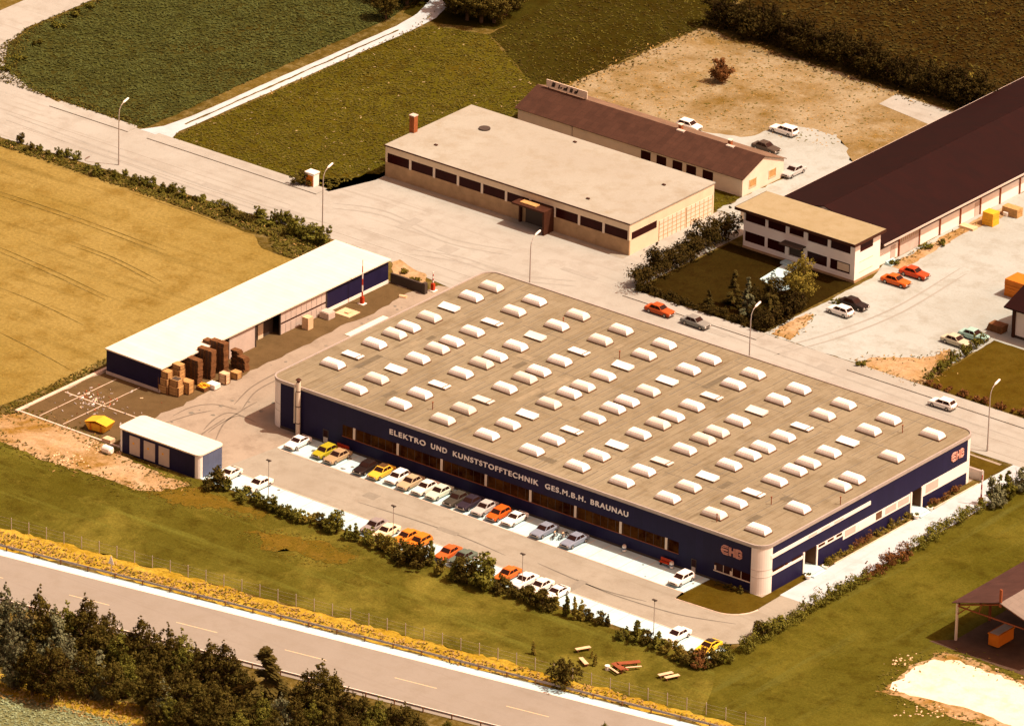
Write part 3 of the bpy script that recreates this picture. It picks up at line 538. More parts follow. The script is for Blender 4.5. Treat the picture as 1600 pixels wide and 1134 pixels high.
for k, pp in enumerate(([(228, 768), (300, 762), (345, 775), (420, 800), (400, 812), (330, 792), (262, 786)], [(380, 830), (470, 838), (560, 868), (520, 880), (430, 862)])):
    q_ = [G2(*p) for p in pp]; sheet('dry_patch', q_, .046, 'dry_grass', 1.3, .8, 60+k)
    edge_tufts('dry_patch_edge', q_, 1.6, 6.0, .10, .30, ['blade', 'dry_grass'], .03, 70+k, .5)

# ------------------------------------------------------------------ the factory hall
HL, HD, HH, HR = 81.0, 46.8, 6.8, 1.9
def rounded(x0, x1, y0, y1, r, n=7):
    return arc(x1-r, y0+r, r, -90, 0, n)+arc(x1-r, y1-r, r, 0, 90, n)+arc(x0+r, y1-r, r, 90, 180, n)+arc(x0+r, y0+r, r, 180, 270, n)
hall = thing('factory_hall', 'long blue factory hall with white rounded corners and a flat roof of white rooflights', 'factory', (0, 0, 0))
wall = MB()
wall.box(HR, HL-HR, 0, 0.3, 0, HH-0.25); wall.box(HR, HL-HR, HD-0.3, HD, 0, HH-0.25)
wall.box(0, 0.3, HR, HD-HR, 0, HH-0.25)
wall.box(HL-0.3, HL, HR, 8.9, 0, HH-0.25); wall.box(HL-0.3, HL, 11.45, 32.5, 0, HH-0.25); wall.box(HL-0.3, HL, 34.6, HD-HR, 0, HH-0.25)
wall.box(HL-0.3, HL, 8.9, 11.45, 3.2, HH-0.25); wall.box(HL-0.3, HL, 32.5, 34.6, 3.3, HH-0.25)
wall.build('wall', 'blue', hall)
for cx, cy, a in ((HR, HR, 180), (HL-HR, HR, 270), (HL-HR, HD-HR, 0), (HR, HD-HR, 90)):
    o = arc(cx, cy, HR+0.03, a, a+90, 10); i_ = arc(cx, cy, HR-0.3, a, a+90, 10)
    m = MB().prism(o+i_[::-1], 0, HH-0.25)
    for zz in (2.4, 3.4): m.prism(arc(cx, cy, HR+0.05, a+1, a+89, 10)+arc(cx, cy, HR-0.1, a+1, a+89, 10)[::-1], zz, zz+0.05, 1)
    m.build('corner_panel', ['white', 'greyw'], hall)
ro = rounded(-0.02, HL+0.02, -0.02, HD+0.02, HR+0.04)
m = MB().prism(ro, HH-0.25, HH); hroof = m.build('roof', 'roof_tar', hall)
ri = rounded(0.10, HL-0.10, 0.10, HD-0.10, HR-0.1); fo = rounded(-0.10, HL+0.10, -0.10, HD+0.10, HR+0.1); n = len(fo)
m = MB(); m.add([(x, y, HH-0.30) for x, y in fo]+[(x, y, HH+0.14) for x, y in fo]+[(x, y, HH+0.14) for x, y in ri]+[(x, y, HH+0.0) for x, y in ri],
      [(i, (i+1) % n, n+(i+1) % n, n+i) for i in range(n)]+[(n+i, n+(i+1) % n, 2*n+(i+1) % n, 2*n+i) for i in range(n)]+[(2*n+i, 2*n+(i+1) % n, 3*n+(i+1) % n, 3*n+i) for i in range(n)])
m.build('roof_edge', 'grey', hall)
m = MB(); r = random.Random(3)
for xx in [7.7+7.35*k+d for k in range(11) for d in (-1.05, 0, 1.05, 4.2)]:
    if xx < 80:
        y = 0.6
        while y < 46:
            l = r.uniform(2, 9)
            if r.random() < 0.75: m.box(xx+r.uniform(-.04, .04), xx+0.08, y, min(46.2, y+l), HH+0.004, HH+0.012)
            y += l+r.uniform(0.1, 1.5)
for yy in (10.3, 14.7, 26.4, 35.2, 44.4):
    x = 1
    while x < 80:
        l = r.uniform(1.5, 6)
        if r.random() < 0.5: m.box(x, min(80, x+l), yy, yy+0.07, HH+0.005, HH+0.013)
        x += l+r.uniform(0.2, 2.5)
m.build('roof_seam', 'joint', hroof)
q = random.Random(8)
for i in range(16):
    x, y = 7.7+7.35*q.randint(0, 9)+q.uniform(-1.2, 1.2), q.uniform(2, 44); a, b = q.choice([(.5, 1.2), (.5, 2.6), (1.2, .6), (.4, .8)])
    B(x-a, x+a, y-b, y+b, HH+.002, HH+.0085).build('felt_repair', q.choice(['felt_patch', 'felt_patch', 'felt_patch_l']), hroof)
# rooflights: acrylic domes with hipped ends, and flat smoke hatches
def dome_mesh():
    m = MB(); L, W = 1.55, 0.80
    m.box(-L-0.10, L+0.10, -W-0.08, W+0.08, 0, 0.20, 1)
    ring = lambda l, w_, z: [(-l, -w_, z), (l, -w_, z), (l, w_, z), (-l, w_, z)]
    m.loft([ring(L, W, 0.20), ring(L*0.95, W*0.95, 0.45), ring(L*0.84, W*0.80, 0.72), ring(L*0.75, W*0.54, 0.90), ring(L*0.69, W*0.22, 0.97)], 0)
    for k in range(1, 6):
        x = -L*0.72+2*L*0.72*k/6
        m.tube([(x, -W*0.975, 0.36), (x, -W*0.81, 0.735), (x, -W*0.55, 0.915), (x, 0, 0.99), (x, W*0.55, 0.915), (x, W*0.81, 0.735), (x, W*0.975, 0.36)], 0.022, 4, 2, False)
    return m.mesh('rooflight', ['dome', 'curb', 'offwhite'])
def hatch_mesh(v):
    m = MB(); m.box(-1.42, 1.42, -0.62, 0.62, 0, 0.22, 1)
    if v == 0:
        m.box(-1.46, 1.46, -0.66, 0.66, 0.22, 0.34, 0); m.box(0.9, 1.1, -0.66, 0.66, 0.34, 0.345, 1)
    else:
        m.slab((-1.46, -0.66, 0.22), (1.46, -0.66, 0.22), (1.46, 0.62, 0.52), (-1.46, 0.62, 0.52), 0.07, 0); m.box(-1.4, 1.4, 0.56, 0.64, 0.2, 0.52, 2); m.box(1.38, 1.44, -0.6, 0.6, 0.2, 0.42, 0)
    return m.mesh('roof_hatch', ['dome', 'curb', 'greyd'])
dm, hm = dome_mesh(), (hatch_mesh(0), hatch_mesh(1))
RY = [3.8, 8.2, 12.3, 16.9, 21.2, 24.2, 28.6, 32.9, 37.6, 42.1]
OPEN = {(0, 7), (1, 2), (2, 7), (4, 2), (4, 7), (5, 7), (6, 2), (7, 7), (8, 2), (9, 7)}
def roofpart(name, me, x, y):
    o = bpy.data.objects.new(name, me); C.objects.link(o); o.parent = hroof; o.location = (x, y, HH+0.005)
    o.rotation_euler = (0, 0, rnd.uniform(-.012, .012)); return o
for k in range(11):
    for j, y in enumerate(RY):
        x = 4.15+7.35*k
        if k == 0 and j == 0: continue
        if k == 10:
            if j in (0, 2, 4, 5, 7, 9): roofpart('rooflight', dm, x-0.25, y-0.1)
            continue
        if j in (2, 7): roofpart('roof_hatch', hm[1 if (k, j) in OPEN else 0], x, y)
        else: roofpart('rooflight', dm, x+rnd.uniform(-.05, .05), y+rnd.uniform(-.05, .05))
for px, py in ((1410, 676), (1205, 788), (1313, 788), (1120, 815), (880, 508), (676, 640), (968, 560)):
    p = G(px, py, HH); m = MB().tube([(p.x, p.y, HH), (p.x, p.y, HH+1.0)], 0.06, 8); m.tube([(p.x, p.y, HH+1.0), (p.x, p.y, HH+1.12)], 0.11, 8)
    m.build('vent_pipe', 'rust', hroof)
# flue with a brown cowl, and its thinner neighbour
m = MB().tube([(5.25, -0.42, 0), (5.25, -0.42, 7.7)], 0.30, 14); m.tube([(5.25, -0.42, 7.7), (5.25, -0.42, 8.05)], [0.2, 0.2], 10, 1); m.tube([(5.25, -0.42, 8.05), (5.25, -0.42, 8.3)], [0.42, 0.1], 10, 1)
for zz in (1.8, 4.2, 6.4): m.tube([(5.25, -0.42, zz), (5.25, -0.42, zz+0.1)], 0.33, 14, 1)
m.build('flue', ['offwhite', 'brown_d'], hall)
m = MB().tube([(4.55, -0.28, 1.6), (4.55, -0.28, 7.2)], 0.13, 10); m.tube([(4.9, -0.34, 7.0), (4.55, -0.28, 7.2)], 0.13, 10); m.build('downpipe', 'offwhite', hall)
# ribbon windows of the front with pale posts, the sill below and the corner window
WX0, WX1 = 12.5, 67.7
k = 0
xs = [WX0]+[14.3+7.32*i for i in range(8)]+[WX1]
for a, b in zip(xs, xs[1:]):
    m = MB(); m.box(a, b-0.03, -0.035, 0.02, 2.08, 3.62, 0)
    c = a+0.55
    while c < b-0.5:
        m.box(c, c+0.05, -0.05, -0.03, 2.08, 3.62, 1); c += 1.22
    m.build('window', ['curtain', 'greyd'], hall)
for i in range(8): B(14.3+7.32*i, 14.3+7.32*i+0.36, -0.09, 0.01, 2.02, 3.68).build('window_post', 'offwhite', hall)
m = B(WX0-0.05, WX1, -0.10, 0.0, 1.98, 2.06); m.build('sill', 'rust', hall)
m = MB().box(73.4, 79.0, -0.035, 0.02, 1.62, 2.66, 0)
for x in (74.8, 76.2, 77.6): m.box(x, x+0.07, -0.06, -0.03, 1.62, 2.66, 1)
m.build('window', ['glass', 'offwhite'], hall)
B(73.3, 79.05, -0.12, 0.0, 1.50, 1.60).build('sill', 'offwhite', hall)
m = MB().box(75.9, 76.3, -0.1, -0.06, 1.62, 2.2, 0).box(73.45, 73.7, -0.1, -0.06, 1.7, 2.3, 0); m.build('window_poster', 'offwhite', hall)
for a, b in ((9.2, 10.12), (69.75, 70.55)):
    d = MB().box(a, b, -0.05, 0.02, 0.08, 2.05, 0).box(a+0.1, b-0.1, -0.07, -0.05, 1.05, 1.95, 1).box(a+0.1, b-0.1, -0.07, -0.05, 0.2, 0.95, 2)
    d.build('door', ['greyd', 'glass', 'greyw'], hall)
B(HR, HL-HR, -0.04, -0.002, 0, 0.35).build('plinth', 'greyd', hall)
# lettering on the front
def text_mesh(s, x0, x1, z0, z1, y, bold=0.018):
    cu = bpy.data.curves.new('txt', 'FONT'); cu.body = s; cu.extrude = 0.05; cu.offset = bold; cu.space_character = 1.18
    o = bpy.data.objects.new('txt', cu); C.objects.link(o); dg = bpy.context.evaluated_depsgraph_get(); dg.update()
    me = bpy.data.meshes.new_from_object(o.evaluated_get(dg)); bpy.data.objects.remove(o)
    vs = [v.co.copy() for v in me.vertices]; ax, bx = min(v.x for v in vs), max(v.x for v in vs); cap = 0.70 if '.' not in s else 0.70
    out = []
    for v in vs: out.append((x0+(v.x-ax)/(bx-ax)*(x1-x0), y-v.z*0.8, z0+v.y/cap*(z1-z0)))
    return out, [tuple(p.vertices) for p in me.polygons]
m = MB()
for s, a, b in (('ELEKTRO', 20.4, 26.4), ('UND', 27.3, 29.95), ('KUNSTSTOFFTECHNIK', 30.95, 45.0), ('GES.M.B.H.', 46.1, 52.7), ('BRAUNAU', 53.5, 59.55)):
    v, f = text_mesh(s, a, b, 4.70, 5.40, -0.045); m.add(v, f)
m.build('lettering', 'letter', hall)
def ehb(parent, org, ux, h, mat, t):
    """the firm's mark: three broad linked letters with an inner line, standing on org along the unit vector ux"""
    m = MB(); ux = Vector(ux); nrm = ux.cross(Vector((0, 0, 1)))
    def P(u, v, d=0.0): return Vector(org)+ux*u+Vector((0, 0, v))+nrm*d
    def stroke(pts, r):
        m.tube([P(u, v, 0.04) for u, v in pts], r, 6)
    for o_, r in ((0.0, 0.085), (0.21, 0.07)):
        k = o_
        stroke([(1.12, h-k), (0.42+k*.5, h-k), (0.12+k, h-0.30), (0.06+k, h/2), (0.12+k, 0.30), (0.42+k*.5, k), (1.12, k)], r)
    stroke([(0.15, h/2-.06), (1.05, h/2-.06)], 0.075); stroke([(0.15, h/2+.06), (1.05, h/2+.06)], 0.075)
    for u in (1.32, 1.52, 2.02, 2.22): stroke([(u, 0), (u, h)], 0.085)
    stroke([(1.5, h/2+.08), (2.05, h/2+.08)], 0.075); stroke([(1.5, h/2-.09), (2.05, h/2-.09)], 0.075)
    for u in (2.42, 2.62): stroke([(u, 0), (u, h)], 0.08)
    for k in (0.0, 0.2):
        stroke([(2.4, h-k), (2.98-k*.5, h-k), (3.25-k, h-.22), (3.24-k, h/2+.12), (3.02-k, h/2)], 0.08)
        stroke([(3.02-k, h/2), (3.28-k, h/2-.14), (3.29-k, .22), (3.0-k*.5, k), (2.4, k)], 0.08)
    m.build('company_mark', mat, parent)
ehb(hall, (74.35, 0, 4.30), (1, 0, 0), 1.15, 'pink', 0)
ehb(hall, (HL, 41.2, 4.45), (0, 0.86, 0), 1.15, 'pink', 0)
# east front: white ribbon, window strips, entrances
def xbox(y0, y1, z0, z1, d, mi=0, mb=None):
    return (mb or MB()).box(HL-0.01, HL+d, y0, y1, z0, z1, mi)
m = xbox(1.6, 23.2, 4.82, 5.36, 0.06)
for a, b in ((9.6, 11.4), (12.4, 14.2), (15.2, 17.2)): xbox(a, b, 4.96, 5.18, 0.075, 1, m)
m.build('upper_ribbon', ['white', 'greyw'], hall)
def strip(y0, y1, z0, z1, wins, name='window_strip'):
    m = xbox(y0, y1, z0, z1, 0.05); m.build(name, 'white', hall)
    for a, b, c, d, mt in wins:
        mm = MB().box(HL+0.045, HL+0.075, a, b, c, d, 0); mm.build('window', [mt], hall)
strip(1.85, 8.6, 2.42, 2.86, [])
strip(1.95, 2.0, 2.86, 3.1, [(2.1, 4.4, 2.88, 3.12, 'curtain'), (4.7, 5.3, 2.88, 3.10, 'curtain'), (6.2, 8.2, 2.88, 3.14, 'curtain')])
strip(11.7, 17.3, 2.52, 3.15, [(11.9, 13.3, 2.78, 3.10, 'curtain'), (13.9, 15.2, 2.78, 3.08, 'curtain'), (15.8, 17.0, 2.78, 3.10, 'curtain')])
strip(17.3, 32.3, 1.90, 3.20, [(17.7, 20.0, 2.15, 3.05, 'greyw'), (20.6, 24.2, 2.15, 3.05, 'white'), (24.5, 25.8, 2.1, 3.1, 'door'), (26.6, 29.0, 2.15, 3.05, 'greyw'), (29.4, 31.8, 2.15, 3.05, 'greyw')])
strip(35.0, HD-HR, 1.75, 3.35, [(35.6, 38.4, 2.0, 3.2, 'greyw')])
for y0, y1, z1 in ((8.9, 11.45, 3.2), (32.5, 34.6, 3.3)):
    m = MB().box(HL-1.6, HL-1.5, y0, y1, 0.45, z1, 0).box(HL-1.5, HL-0.0, y0-0.02, y0+0.02, 0.45, z1, 1).box(HL-1.5, HL, y1-0.02, y1+0.02, 0.45, z1, 1)
    m.box(HL-1.49, HL-1.46, y0+0.5, y1-0.5, 0.5, 2.6, 2)
    m.build('entrance_door', ['door', 'door', 'glass'], hall)
    m = MB().box(HL-1.5, HL+1.3, y0-0.1, y1+0.1, 0.0, 0.45).box(HL+1.3, HL+1.75, y0-0.1, y1+0.1, 0.0, 0.25); m.build('entrance_step', 'conc', hall)
    m = MB().box(HL-0.02, HL+0.12, y0-0.32, y0-0.02, 0.3, z1).box(HL-0.02, HL+0.12, y1+0.02, y1+0.3, 0.3, z1); m.build('door_jamb', 'white', hall)
# white bands at the loading side
B(-0.06, 0.0, 17.6, 25.0, HH-0.9, HH-0.35).build('sign_board', 'white', hall)
MB().box(0-1.4, 0.0, 17.4, 25.6, HH-0.2, HH-0.08).build('loading_canopy', 'roof_white', hall)
for y0, z0 in ((8.2, 0), (11.9, 0), (32.0, 0), (35.1, 0)):
    pl = thing('planter', {8.2: 'white round planter left of the nearer entrance step of the blue hall', 11.9: 'white round planter right of the nearer entrance step of the blue hall', 32.0: 'white round planter left of the farther entrance step of the blue hall', 35.1: 'white round planter right of the farther entrance step of the blue hall'}[y0], 'planter', (82.2, y0, 0.06), 'planters beside the entrance steps')
    m = MB().tube([(0, 0, 0), (0, 0, 0.12), (0, 0, 0.5), (0, 0, 0.55)], [0.25, 0.33, 0.45, 0.42], 12); m.build('bowl', 'white', pl)
    m = MB(); q = random.Random(int(y0))
    for _ in range(26):
        a, rr = q.uniform(0, 6.28), q.uniform(0, .34); m.slab((rr*math.cos(a), rr*math.sin(a), .52), (rr*math.cos(a)+.14, rr*math.sin(a), .56), (rr*math.cos(a)+.12, rr*math.sin(a)+.12, .72), (rr*math.cos(a), rr*math.sin(a)+.12, .7), .01)
    m.build('plant', 'leafm', pl)

# ------------------------------------------------------------------ white-roofed storage shed
sx0, sx1, sy0, sy1 = -26.7, -17.3, -1.9, 46.6
shed = thing('storage_shed', 'long low blue storage shed with a plain white roof beside the wheat', 'shed', (sx0, sy0, 0))
o0 = (sx0, sy0, 0)
m = MB().loft([[(sx0-.15, sy0-.15, 3.62), (sx1+.35, sy0-.15, 3.48), (sx1+.35, sy0-.15, 3.66), (sx0-.15, sy0-.15, 3.80)], [(sx0-.15, sy1+.15, 3.62), (sx1+.35, sy1+.15, 3.48), (sx1+.35, sy1+.15, 3.66), (sx0-.15, sy1+.15, 3.80)]])
m.build('roof', 'roof_white', shed, o0)
m = MB(); y = sy0
while y < sy1: m.box(sx0-.12, sx1+.33, y, y+.05, 3.74, 3.765); y += 48.5
m = MB().box(sx0, sx1, sy0, sy0+.2, 0.25, 3.5).box(sx0, sx0+.2, sy0+.2, sy1, 0, 3.5).box(sx0, sx1, sy1-.2, sy1, 0, 3.45).box(sx1-.2, sx1, 33.2, sy1-.2, 0.55, 3.45)
m.build('wall', 'blue', shed, o0)
m = MB().box(sx0-.05, sx1+.05, sy0-.06, sy0-.01, 0.05, 0.5); m.build('plinth', 'greyw', shed, o0); B(sx1-.2, sx1+.06, 33.2, sy1, 0, 0.55).build('plinth', 'white', shed, o0)
B(sx1-.2, sx1, 12.5, 18.0, 0.0, 3.45).build('sliding_gate', 'greyw', shed, o0)
m = MB().box(sx1-.2, sx1, 23.3, 33.15, 1.75, 3.45).box(sx1-.2, sx1, 23.3, 33.15, 0.0, 1.45).box(sx1-.2, sx1-.18, 23.3, 33.15, 1.4, 1.8)
y = 24.4
while y < 33: m.box(sx1, sx1+.03, y, y+.06, 0.1, 1.4, 1).box(sx1, sx1+.03, y, y+.06, 1.8, 3.4, 1); y += 1.1
m.build('sliding_gate', ['greyw', 'grey'], shed, o0)
B(sx1-.18, sx1-.05, 23.3, 33.15, 1.45, 1.75).build('window_strip', 'brown_d', shed, o0)
B(sx1-1.5, sx1-1.3, 18.0, 23.3, 0, 3.4).build('open_bay', 'greyd', shed, o0)
B(sx1-1.28, sx1-1.2, 20.0, 21.1, 0, 2.2).build('door', 'cream', shed, o0)
m = MB()
for y in (sy0+.3, 5.2, 12.3, 18.0, 23.2, 33.1): B(sx1-.12, sx1+.08, y-.1, y+.1, 0, 3.45).build('post', 'greyd', shed, o0)
B(sx1-5.0, sx1-4.8, sy0+.2, 12.5, 0, 3.4).build('back_wall', 'greyd', shed, o0)

# ------------------------------------------------------------------ little blue hut with white roof
hx0, hx1, hy0, hy1, hh = -9.6, 4.3, -19.5, -14.5, 3.35
hut = thing('transformer_hut', 'small blue hut with cream flat roof and three grey doors', 'hut', (hx0, hy0, 0)); o0 = (hx0, hy0, 0)
hp = rounded(hx0, hx1, hy0, hy1, 0.75, 5)
m = MB().prism(rounded(hx0+.02, hx1-.02, hy0+.02, hy1-.02, .74, 5), 0, hh-.1, 1); m.build('corner_panel', ['white', 'white'], hut, o0)
m = MB().box(hx0+.75, hx1-.75, hy0-.02, hy0+.2, 0, hh-.1).box(hx0+.75, hx1-.75, hy1-.2, hy1+.02, 0, hh-.1); m.build('wall', 'blue', hut, o0)
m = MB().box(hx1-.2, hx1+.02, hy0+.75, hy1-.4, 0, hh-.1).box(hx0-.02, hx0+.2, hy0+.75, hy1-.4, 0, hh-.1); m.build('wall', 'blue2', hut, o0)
m = MB().prism(rounded(hx0-.1, hx1+.1, hy0-.1, hy1+.1, .8, 5), hh-.1, hh+.08); m.build('roof', 'roof_white', hut, o0)
for a, b in ((-7.55, -5.8), (-5.1, -3.2), (-2.55, -0.75)):
    m = MB().box(a, b, hy0-.08, hy0-.02, 0.25, 2.85)
    m.build('door', 'greyw', hut, o0)
    B((a+b)/2-.35, (a+b)/2-.05, hy0-.10, hy0-.08, 1.75, 2.0).build('warning_plate', 'yellow', hut, o0)

# ------------------------------------------------------------------ cream flat-roofed workshop
bx0, bx1, by0, by1, bh = -41.5, 2.0, 76.0, 95.7, 4.85
bei = thing('flat_roofed_workshop', 'cream flat roofed workshop with a dark strip of windows and a brown porch', 'workshop', (bx0, by0, 0)); o0 = (bx0, by0, 0)
m = MB().box(bx0, bx1, by0, by0+.25, 0, 2.28, 1).box(bx0, bx1, by0, by0+.25, 3.72, bh-.15).box(bx0, bx0+.25, by0+.25, by1, 0, bh-.15).box(bx0, bx1, by1-.25, by1, 0, bh-.15).box(bx1-.25, bx1, by0+.25, by1-.25, 0, bh-.15)
m.box(bx0, bx0+.35, by0, by0+.25, 2.28, 3.72).box(bx1-.3, bx1, by0, by0+.25, 2.28, 3.72)
m.build('wall', ['cream', 'grime'], bei, o0)
broof = B(bx0-.12, bx1+.12, by0-.12, by1+.12, bh-.15, bh+.02).build('roof', 'roof_cream', bei, o0)
m = MB().box(bx0-.18, bx1+.18, by0-.24, by0-.12, bh-.12, bh+.05); m.build('roof_edge', 'brown_d', bei, o0)
nb = 10; st = (bx1-bx0-.4)/nb
for i in range(nb):
    a = bx0+.2+st*i
    B(a+.18, a+st-.18, by0+.05, by0+.12, 2.28, 3.72).build('window', 'glass', bei, o0)
    if i: B(a-.19, a+.19, by0-.03, by0+.2, 2.2, 3.74).build('window_post', 'offwhite', bei, o0)
B(bx1-.02, bx1+.03, by0+.55, by0+6.3, 2.3, 3.35).build('window', 'glass', bei, o0)
for a, b in ((82.9, 88.95), (89.3, 95.3)):
    m = MB().box(bx1-.02, bx1+.04, a, b, 0.05, 3.1, 0)
    for k in range(1, 5): m.box(bx1+.04, bx1+.06, a, b, 0.05+.61*k-.03, 0.05+.61*k+.03, 1)
    for k in range(0, 7): m.box(bx1+.04, bx1+.065, a+(b-a)*k/6-.04, a+(b-a)*k/6+.04, 0.05, 3.1, 1)
    m.build('garage_door', ['offwhite', 'wood'], bei, o0)
m = MB().box(-17.0, -11.2, by0-2.3, by0-.05, 3.35, 3.6, 0).box(-11.5, -11.2, by0-2.3, by0-.05, 0, 3.35, 0).box(-17.0, -16.75, by0-.6, by0-.05, 0, 3.35, 0)
m.box(-16.0, -13.2, by0-1.7, by0-.7, 3.6, 3.75, 1); m.build('porch', ['brown_d', 'wood'], bei, o0)
B(-16.2, -12.0, by0-.03, by0+.02, 0.0, 2.9).build('door', 'greyd', bei, o0)
m = MB().box(-41.95, -41.1, 81.9, 82.75, 4.5, 7.35, 0).box(-42.0, -41.05, 81.85, 82.8, 7.35, 7.5, 1); m.build('chimney', ['brick', 'greyw'], broof, o0)
m = MB().tube([(-34.5, 89.8, bh), (-34.5, 89.8, bh+.22)], 0.85, 16); m.build('roof_vent', 'greyd', broof, o0)
for x, y in ((-22, 94.2), (-36.2, 80.3), (-8, 79), (-3, 90)): B(x, x+.5, y, y+.35, bh, bh+.18).build('roof_vent', 'brown_d', broof, o0)

# ------------------------------------------------------------------ long gabled workshop
gx0, gx1, gy0, gy1, ge, gr = -38.9, 1.4, 103.3, 113.2, 2.85, 4.75
gab = thing('gabled_workshop', 'long narrow gabled workshop with brown roof and cream walls', 'workshop', (gx0, gy0, 0)); o0 = (gx0, gy0, 0); gm = (gy0+gy1)/2
m = MB(); sec = lambda x: [(x, gy0, 0), (x, gy1, 0), (x, gy1, ge), (x, gm, gr-.12), (x, gy0, ge)]
m.loft([sec(gx0), sec(gx1)][::-1]); m.build('wall', 'offwhite', gab, o0)
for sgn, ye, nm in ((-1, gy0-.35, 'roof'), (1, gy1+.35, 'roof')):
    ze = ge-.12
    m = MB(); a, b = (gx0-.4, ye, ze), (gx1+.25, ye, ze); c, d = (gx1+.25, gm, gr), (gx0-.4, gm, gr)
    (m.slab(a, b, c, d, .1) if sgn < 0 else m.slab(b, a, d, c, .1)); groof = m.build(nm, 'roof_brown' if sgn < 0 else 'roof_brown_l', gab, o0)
for a, b in ((-16.6, -14.9), (-13.8, -12.1), (-10.95, -9.25), (-8.5, -6.8), (-5.6, -3.8)):
    B(a, b, gy0-.04, gy0+.02, 1.0, 2.35).build('window', 'glass', gab, o0)
for a, b in ((105.0, 106.5), (109.7, 111.2)):
    m = MB().box(gx1-.02, gx1+.04, a, b, 1.0, 2.0, 0).box(gx1-.02, gx1+.07, a-.1, a, .9, 2.1, 1).box(gx1-.02, gx1+.07, b, b+.1, .9, 2.1, 1).box(gx1-.02, gx1+.09, a-.15, b+.15, .85, .95, 1)
    m.build('window', ['wood', 'wood_l'], gab, o0)
for x in (-14.0, -5.2):
    m = MB().box(x, x+.5, gm+.3, gm+.8, gr-.4, gr+.55, 0).box(x-.08, x+.58, gm+.22, gm+.88, gr+.55, gr+.68, 1); m.build('chimney', ['brick', 'offwhite'], groof, o0)
    B(x+.2, x+1.5, gm-.5, gm+.1, gr-.15, gr+.12).build('chimney_flashing', 'greyw', groof, o0)
m = MB().box(-37.6, -30.2, gm-.06, gm+.06, gr+.25, gr+1.35, 0)
for x in (-37.2, -33.9, -30.6): m.box(x-.05, x+.05, gm-.05, gm+.05, gr-.05, gr+.3, 1)
sg = m.build('roof_sign', ['offwhite', 'greyd'], groof, o0)
m = MB(); zz = gr+.45
for x, sh in ((-36.7, [(0, 0, .7, .75), (.2, 0, .45, .35)]), (-35.5, [(0, 0, .35, .65), (.35, .1, .75, .4)]), (-34.6, [(0, 0, .8, .45), (.5, .3, .85, .7)]), (-33.4, [(0, 0, .6, .7)]), (-32.6, [(0, 0, .6, .5), (.4, .2, .75, .75)])):
    for a, b, c, d in sh: m.add([(x+a, gm-.075, zz+b), (x+c-.1, gm-.075, zz+b), (x+c+.1, gm-.075, zz+d), (x+a+.2, gm-.075, zz+d)], [(0, 1, 2, 3)])
m.build('sign_writing', 'greyd', sg, o0)
B(gx0-.02, gx0+.02, 105, 106, .9, 2).build('window', 'glass', gab, o0)
m = MB().tube([(-29.0, gy0-.3, 2.7), (-29.0, gy0-.05, 2.4), (-29.0, gy0-.05, 0)], .06, 8); m.build('downpipe', 'grey', gab, o0)

# ------------------------------------------------------------------ two-storey office block
ox0, ox1, oy0, oy1, oh = 12.2, 31.3, 88.9, 94.9, 6.1
off = thing('office_block', 'white two storey office block with a tan flat roof', 'office', (ox0, oy0, 0)); o0 = (ox0, oy0, 0)
bays = [(12.45, 15.9), (16.35, 19.4), (20.0, 22.5), (23.2, 26.6), (27.1, 30.5)]
m = MB().box(ox0, ox1, oy0, oy0+.25, 0.35, 1.08).box(ox0, ox1, oy0, oy0+.25, 2.62, 4.12).box(ox0, ox1, oy0, oy0+.25, 5.72, oh)
edges = [ox0]+[v for b in bays for v in b]+[ox1]
for i in range(0, len(edges), 2):
    for z0, z1 in ((1.08, 2.62), (4.12, 5.72)): m.box(edges[i], edges[i+1], oy0, oy0+.25, z0, z1)
m.box(ox0, ox0+.25, oy0+.25, oy1, .35, oh).box(ox0, ox1, oy1-.25, oy1, .35, oh).box(ox1-.25, ox1, oy0+.25, oy1-.25, .35, oh)
m.build('wall', 'white', off, o0)
B(ox0-.04, ox1+.04, oy0-.04, oy1, 0, .37).build('plinth', 'grime', off, o0)
B(ox0-.9, ox1+.55, oy0-.95, oy1+.5, oh+.0, oh+.12).build('roof', 'roof_tan', off, o0)
m = MB().box(ox0-.95, ox1+.6, oy0-1.0, oy0-.95, oh-.3, oh+.14).box(ox1+.55, ox1+.6, oy0-.95, oy1+.5, oh-.3, oh+.14).box(ox0-.95, ox0-.9, oy0-.95, oy1+.5, oh-.3, oh+.14); m.build('roof_edge', 'brown_d', off, o0)
for i, (a, b) in enumerate(bays):
    for z0, z1 in ((1.08, 2.62), (4.12, 5.72)):
        if i == 2 and z0 < 2: continue
        m = MB().box(a, b, oy0+.12, oy0+.18, z0, z1, 0)
        if i == 2: m.box(a, b, oy0+.05, oy0+.13, z0+1.15, z0+1.35, 1).box(a, b, oy0+.02, oy0+.12, z0, z0+.2, 1)
        if i == 4 and z0 < 2: m.box(a+1.2, b-.2, oy0+.10, oy0+.115, z0+.25, z1-.2, 2)
        m.build('window', ['glass', 'offwhite', 'cream'], off, o0)
B(bays[2][0], bays[2][1], oy0+.3, oy0+.35, 0.35, 2.62).build('door', 'greyd', off, o0)
B(19.4, 23.0, oy0-1.6, oy0-.02, 3.05, 3.2).build('porch_roof', 'greyd', off, o0)
B(19.6, 22.8, oy0-1.3, oy0-.05, 0, .34).build('step', 'conc', off, o0)
B(ox1-.02, ox1+.02, 90.1, 93.1, 4.3, 5.65).build('window', 'glass', off, o0)
m = MB().box(ox1-.01, ox1+.03, 90.0, 93.2, 2.75, 2.85).box(ox1-.01, ox1+.03, 90.0, 93.2, 1.2, 1.3); m.build('facade_band', 'cream', off, o0)
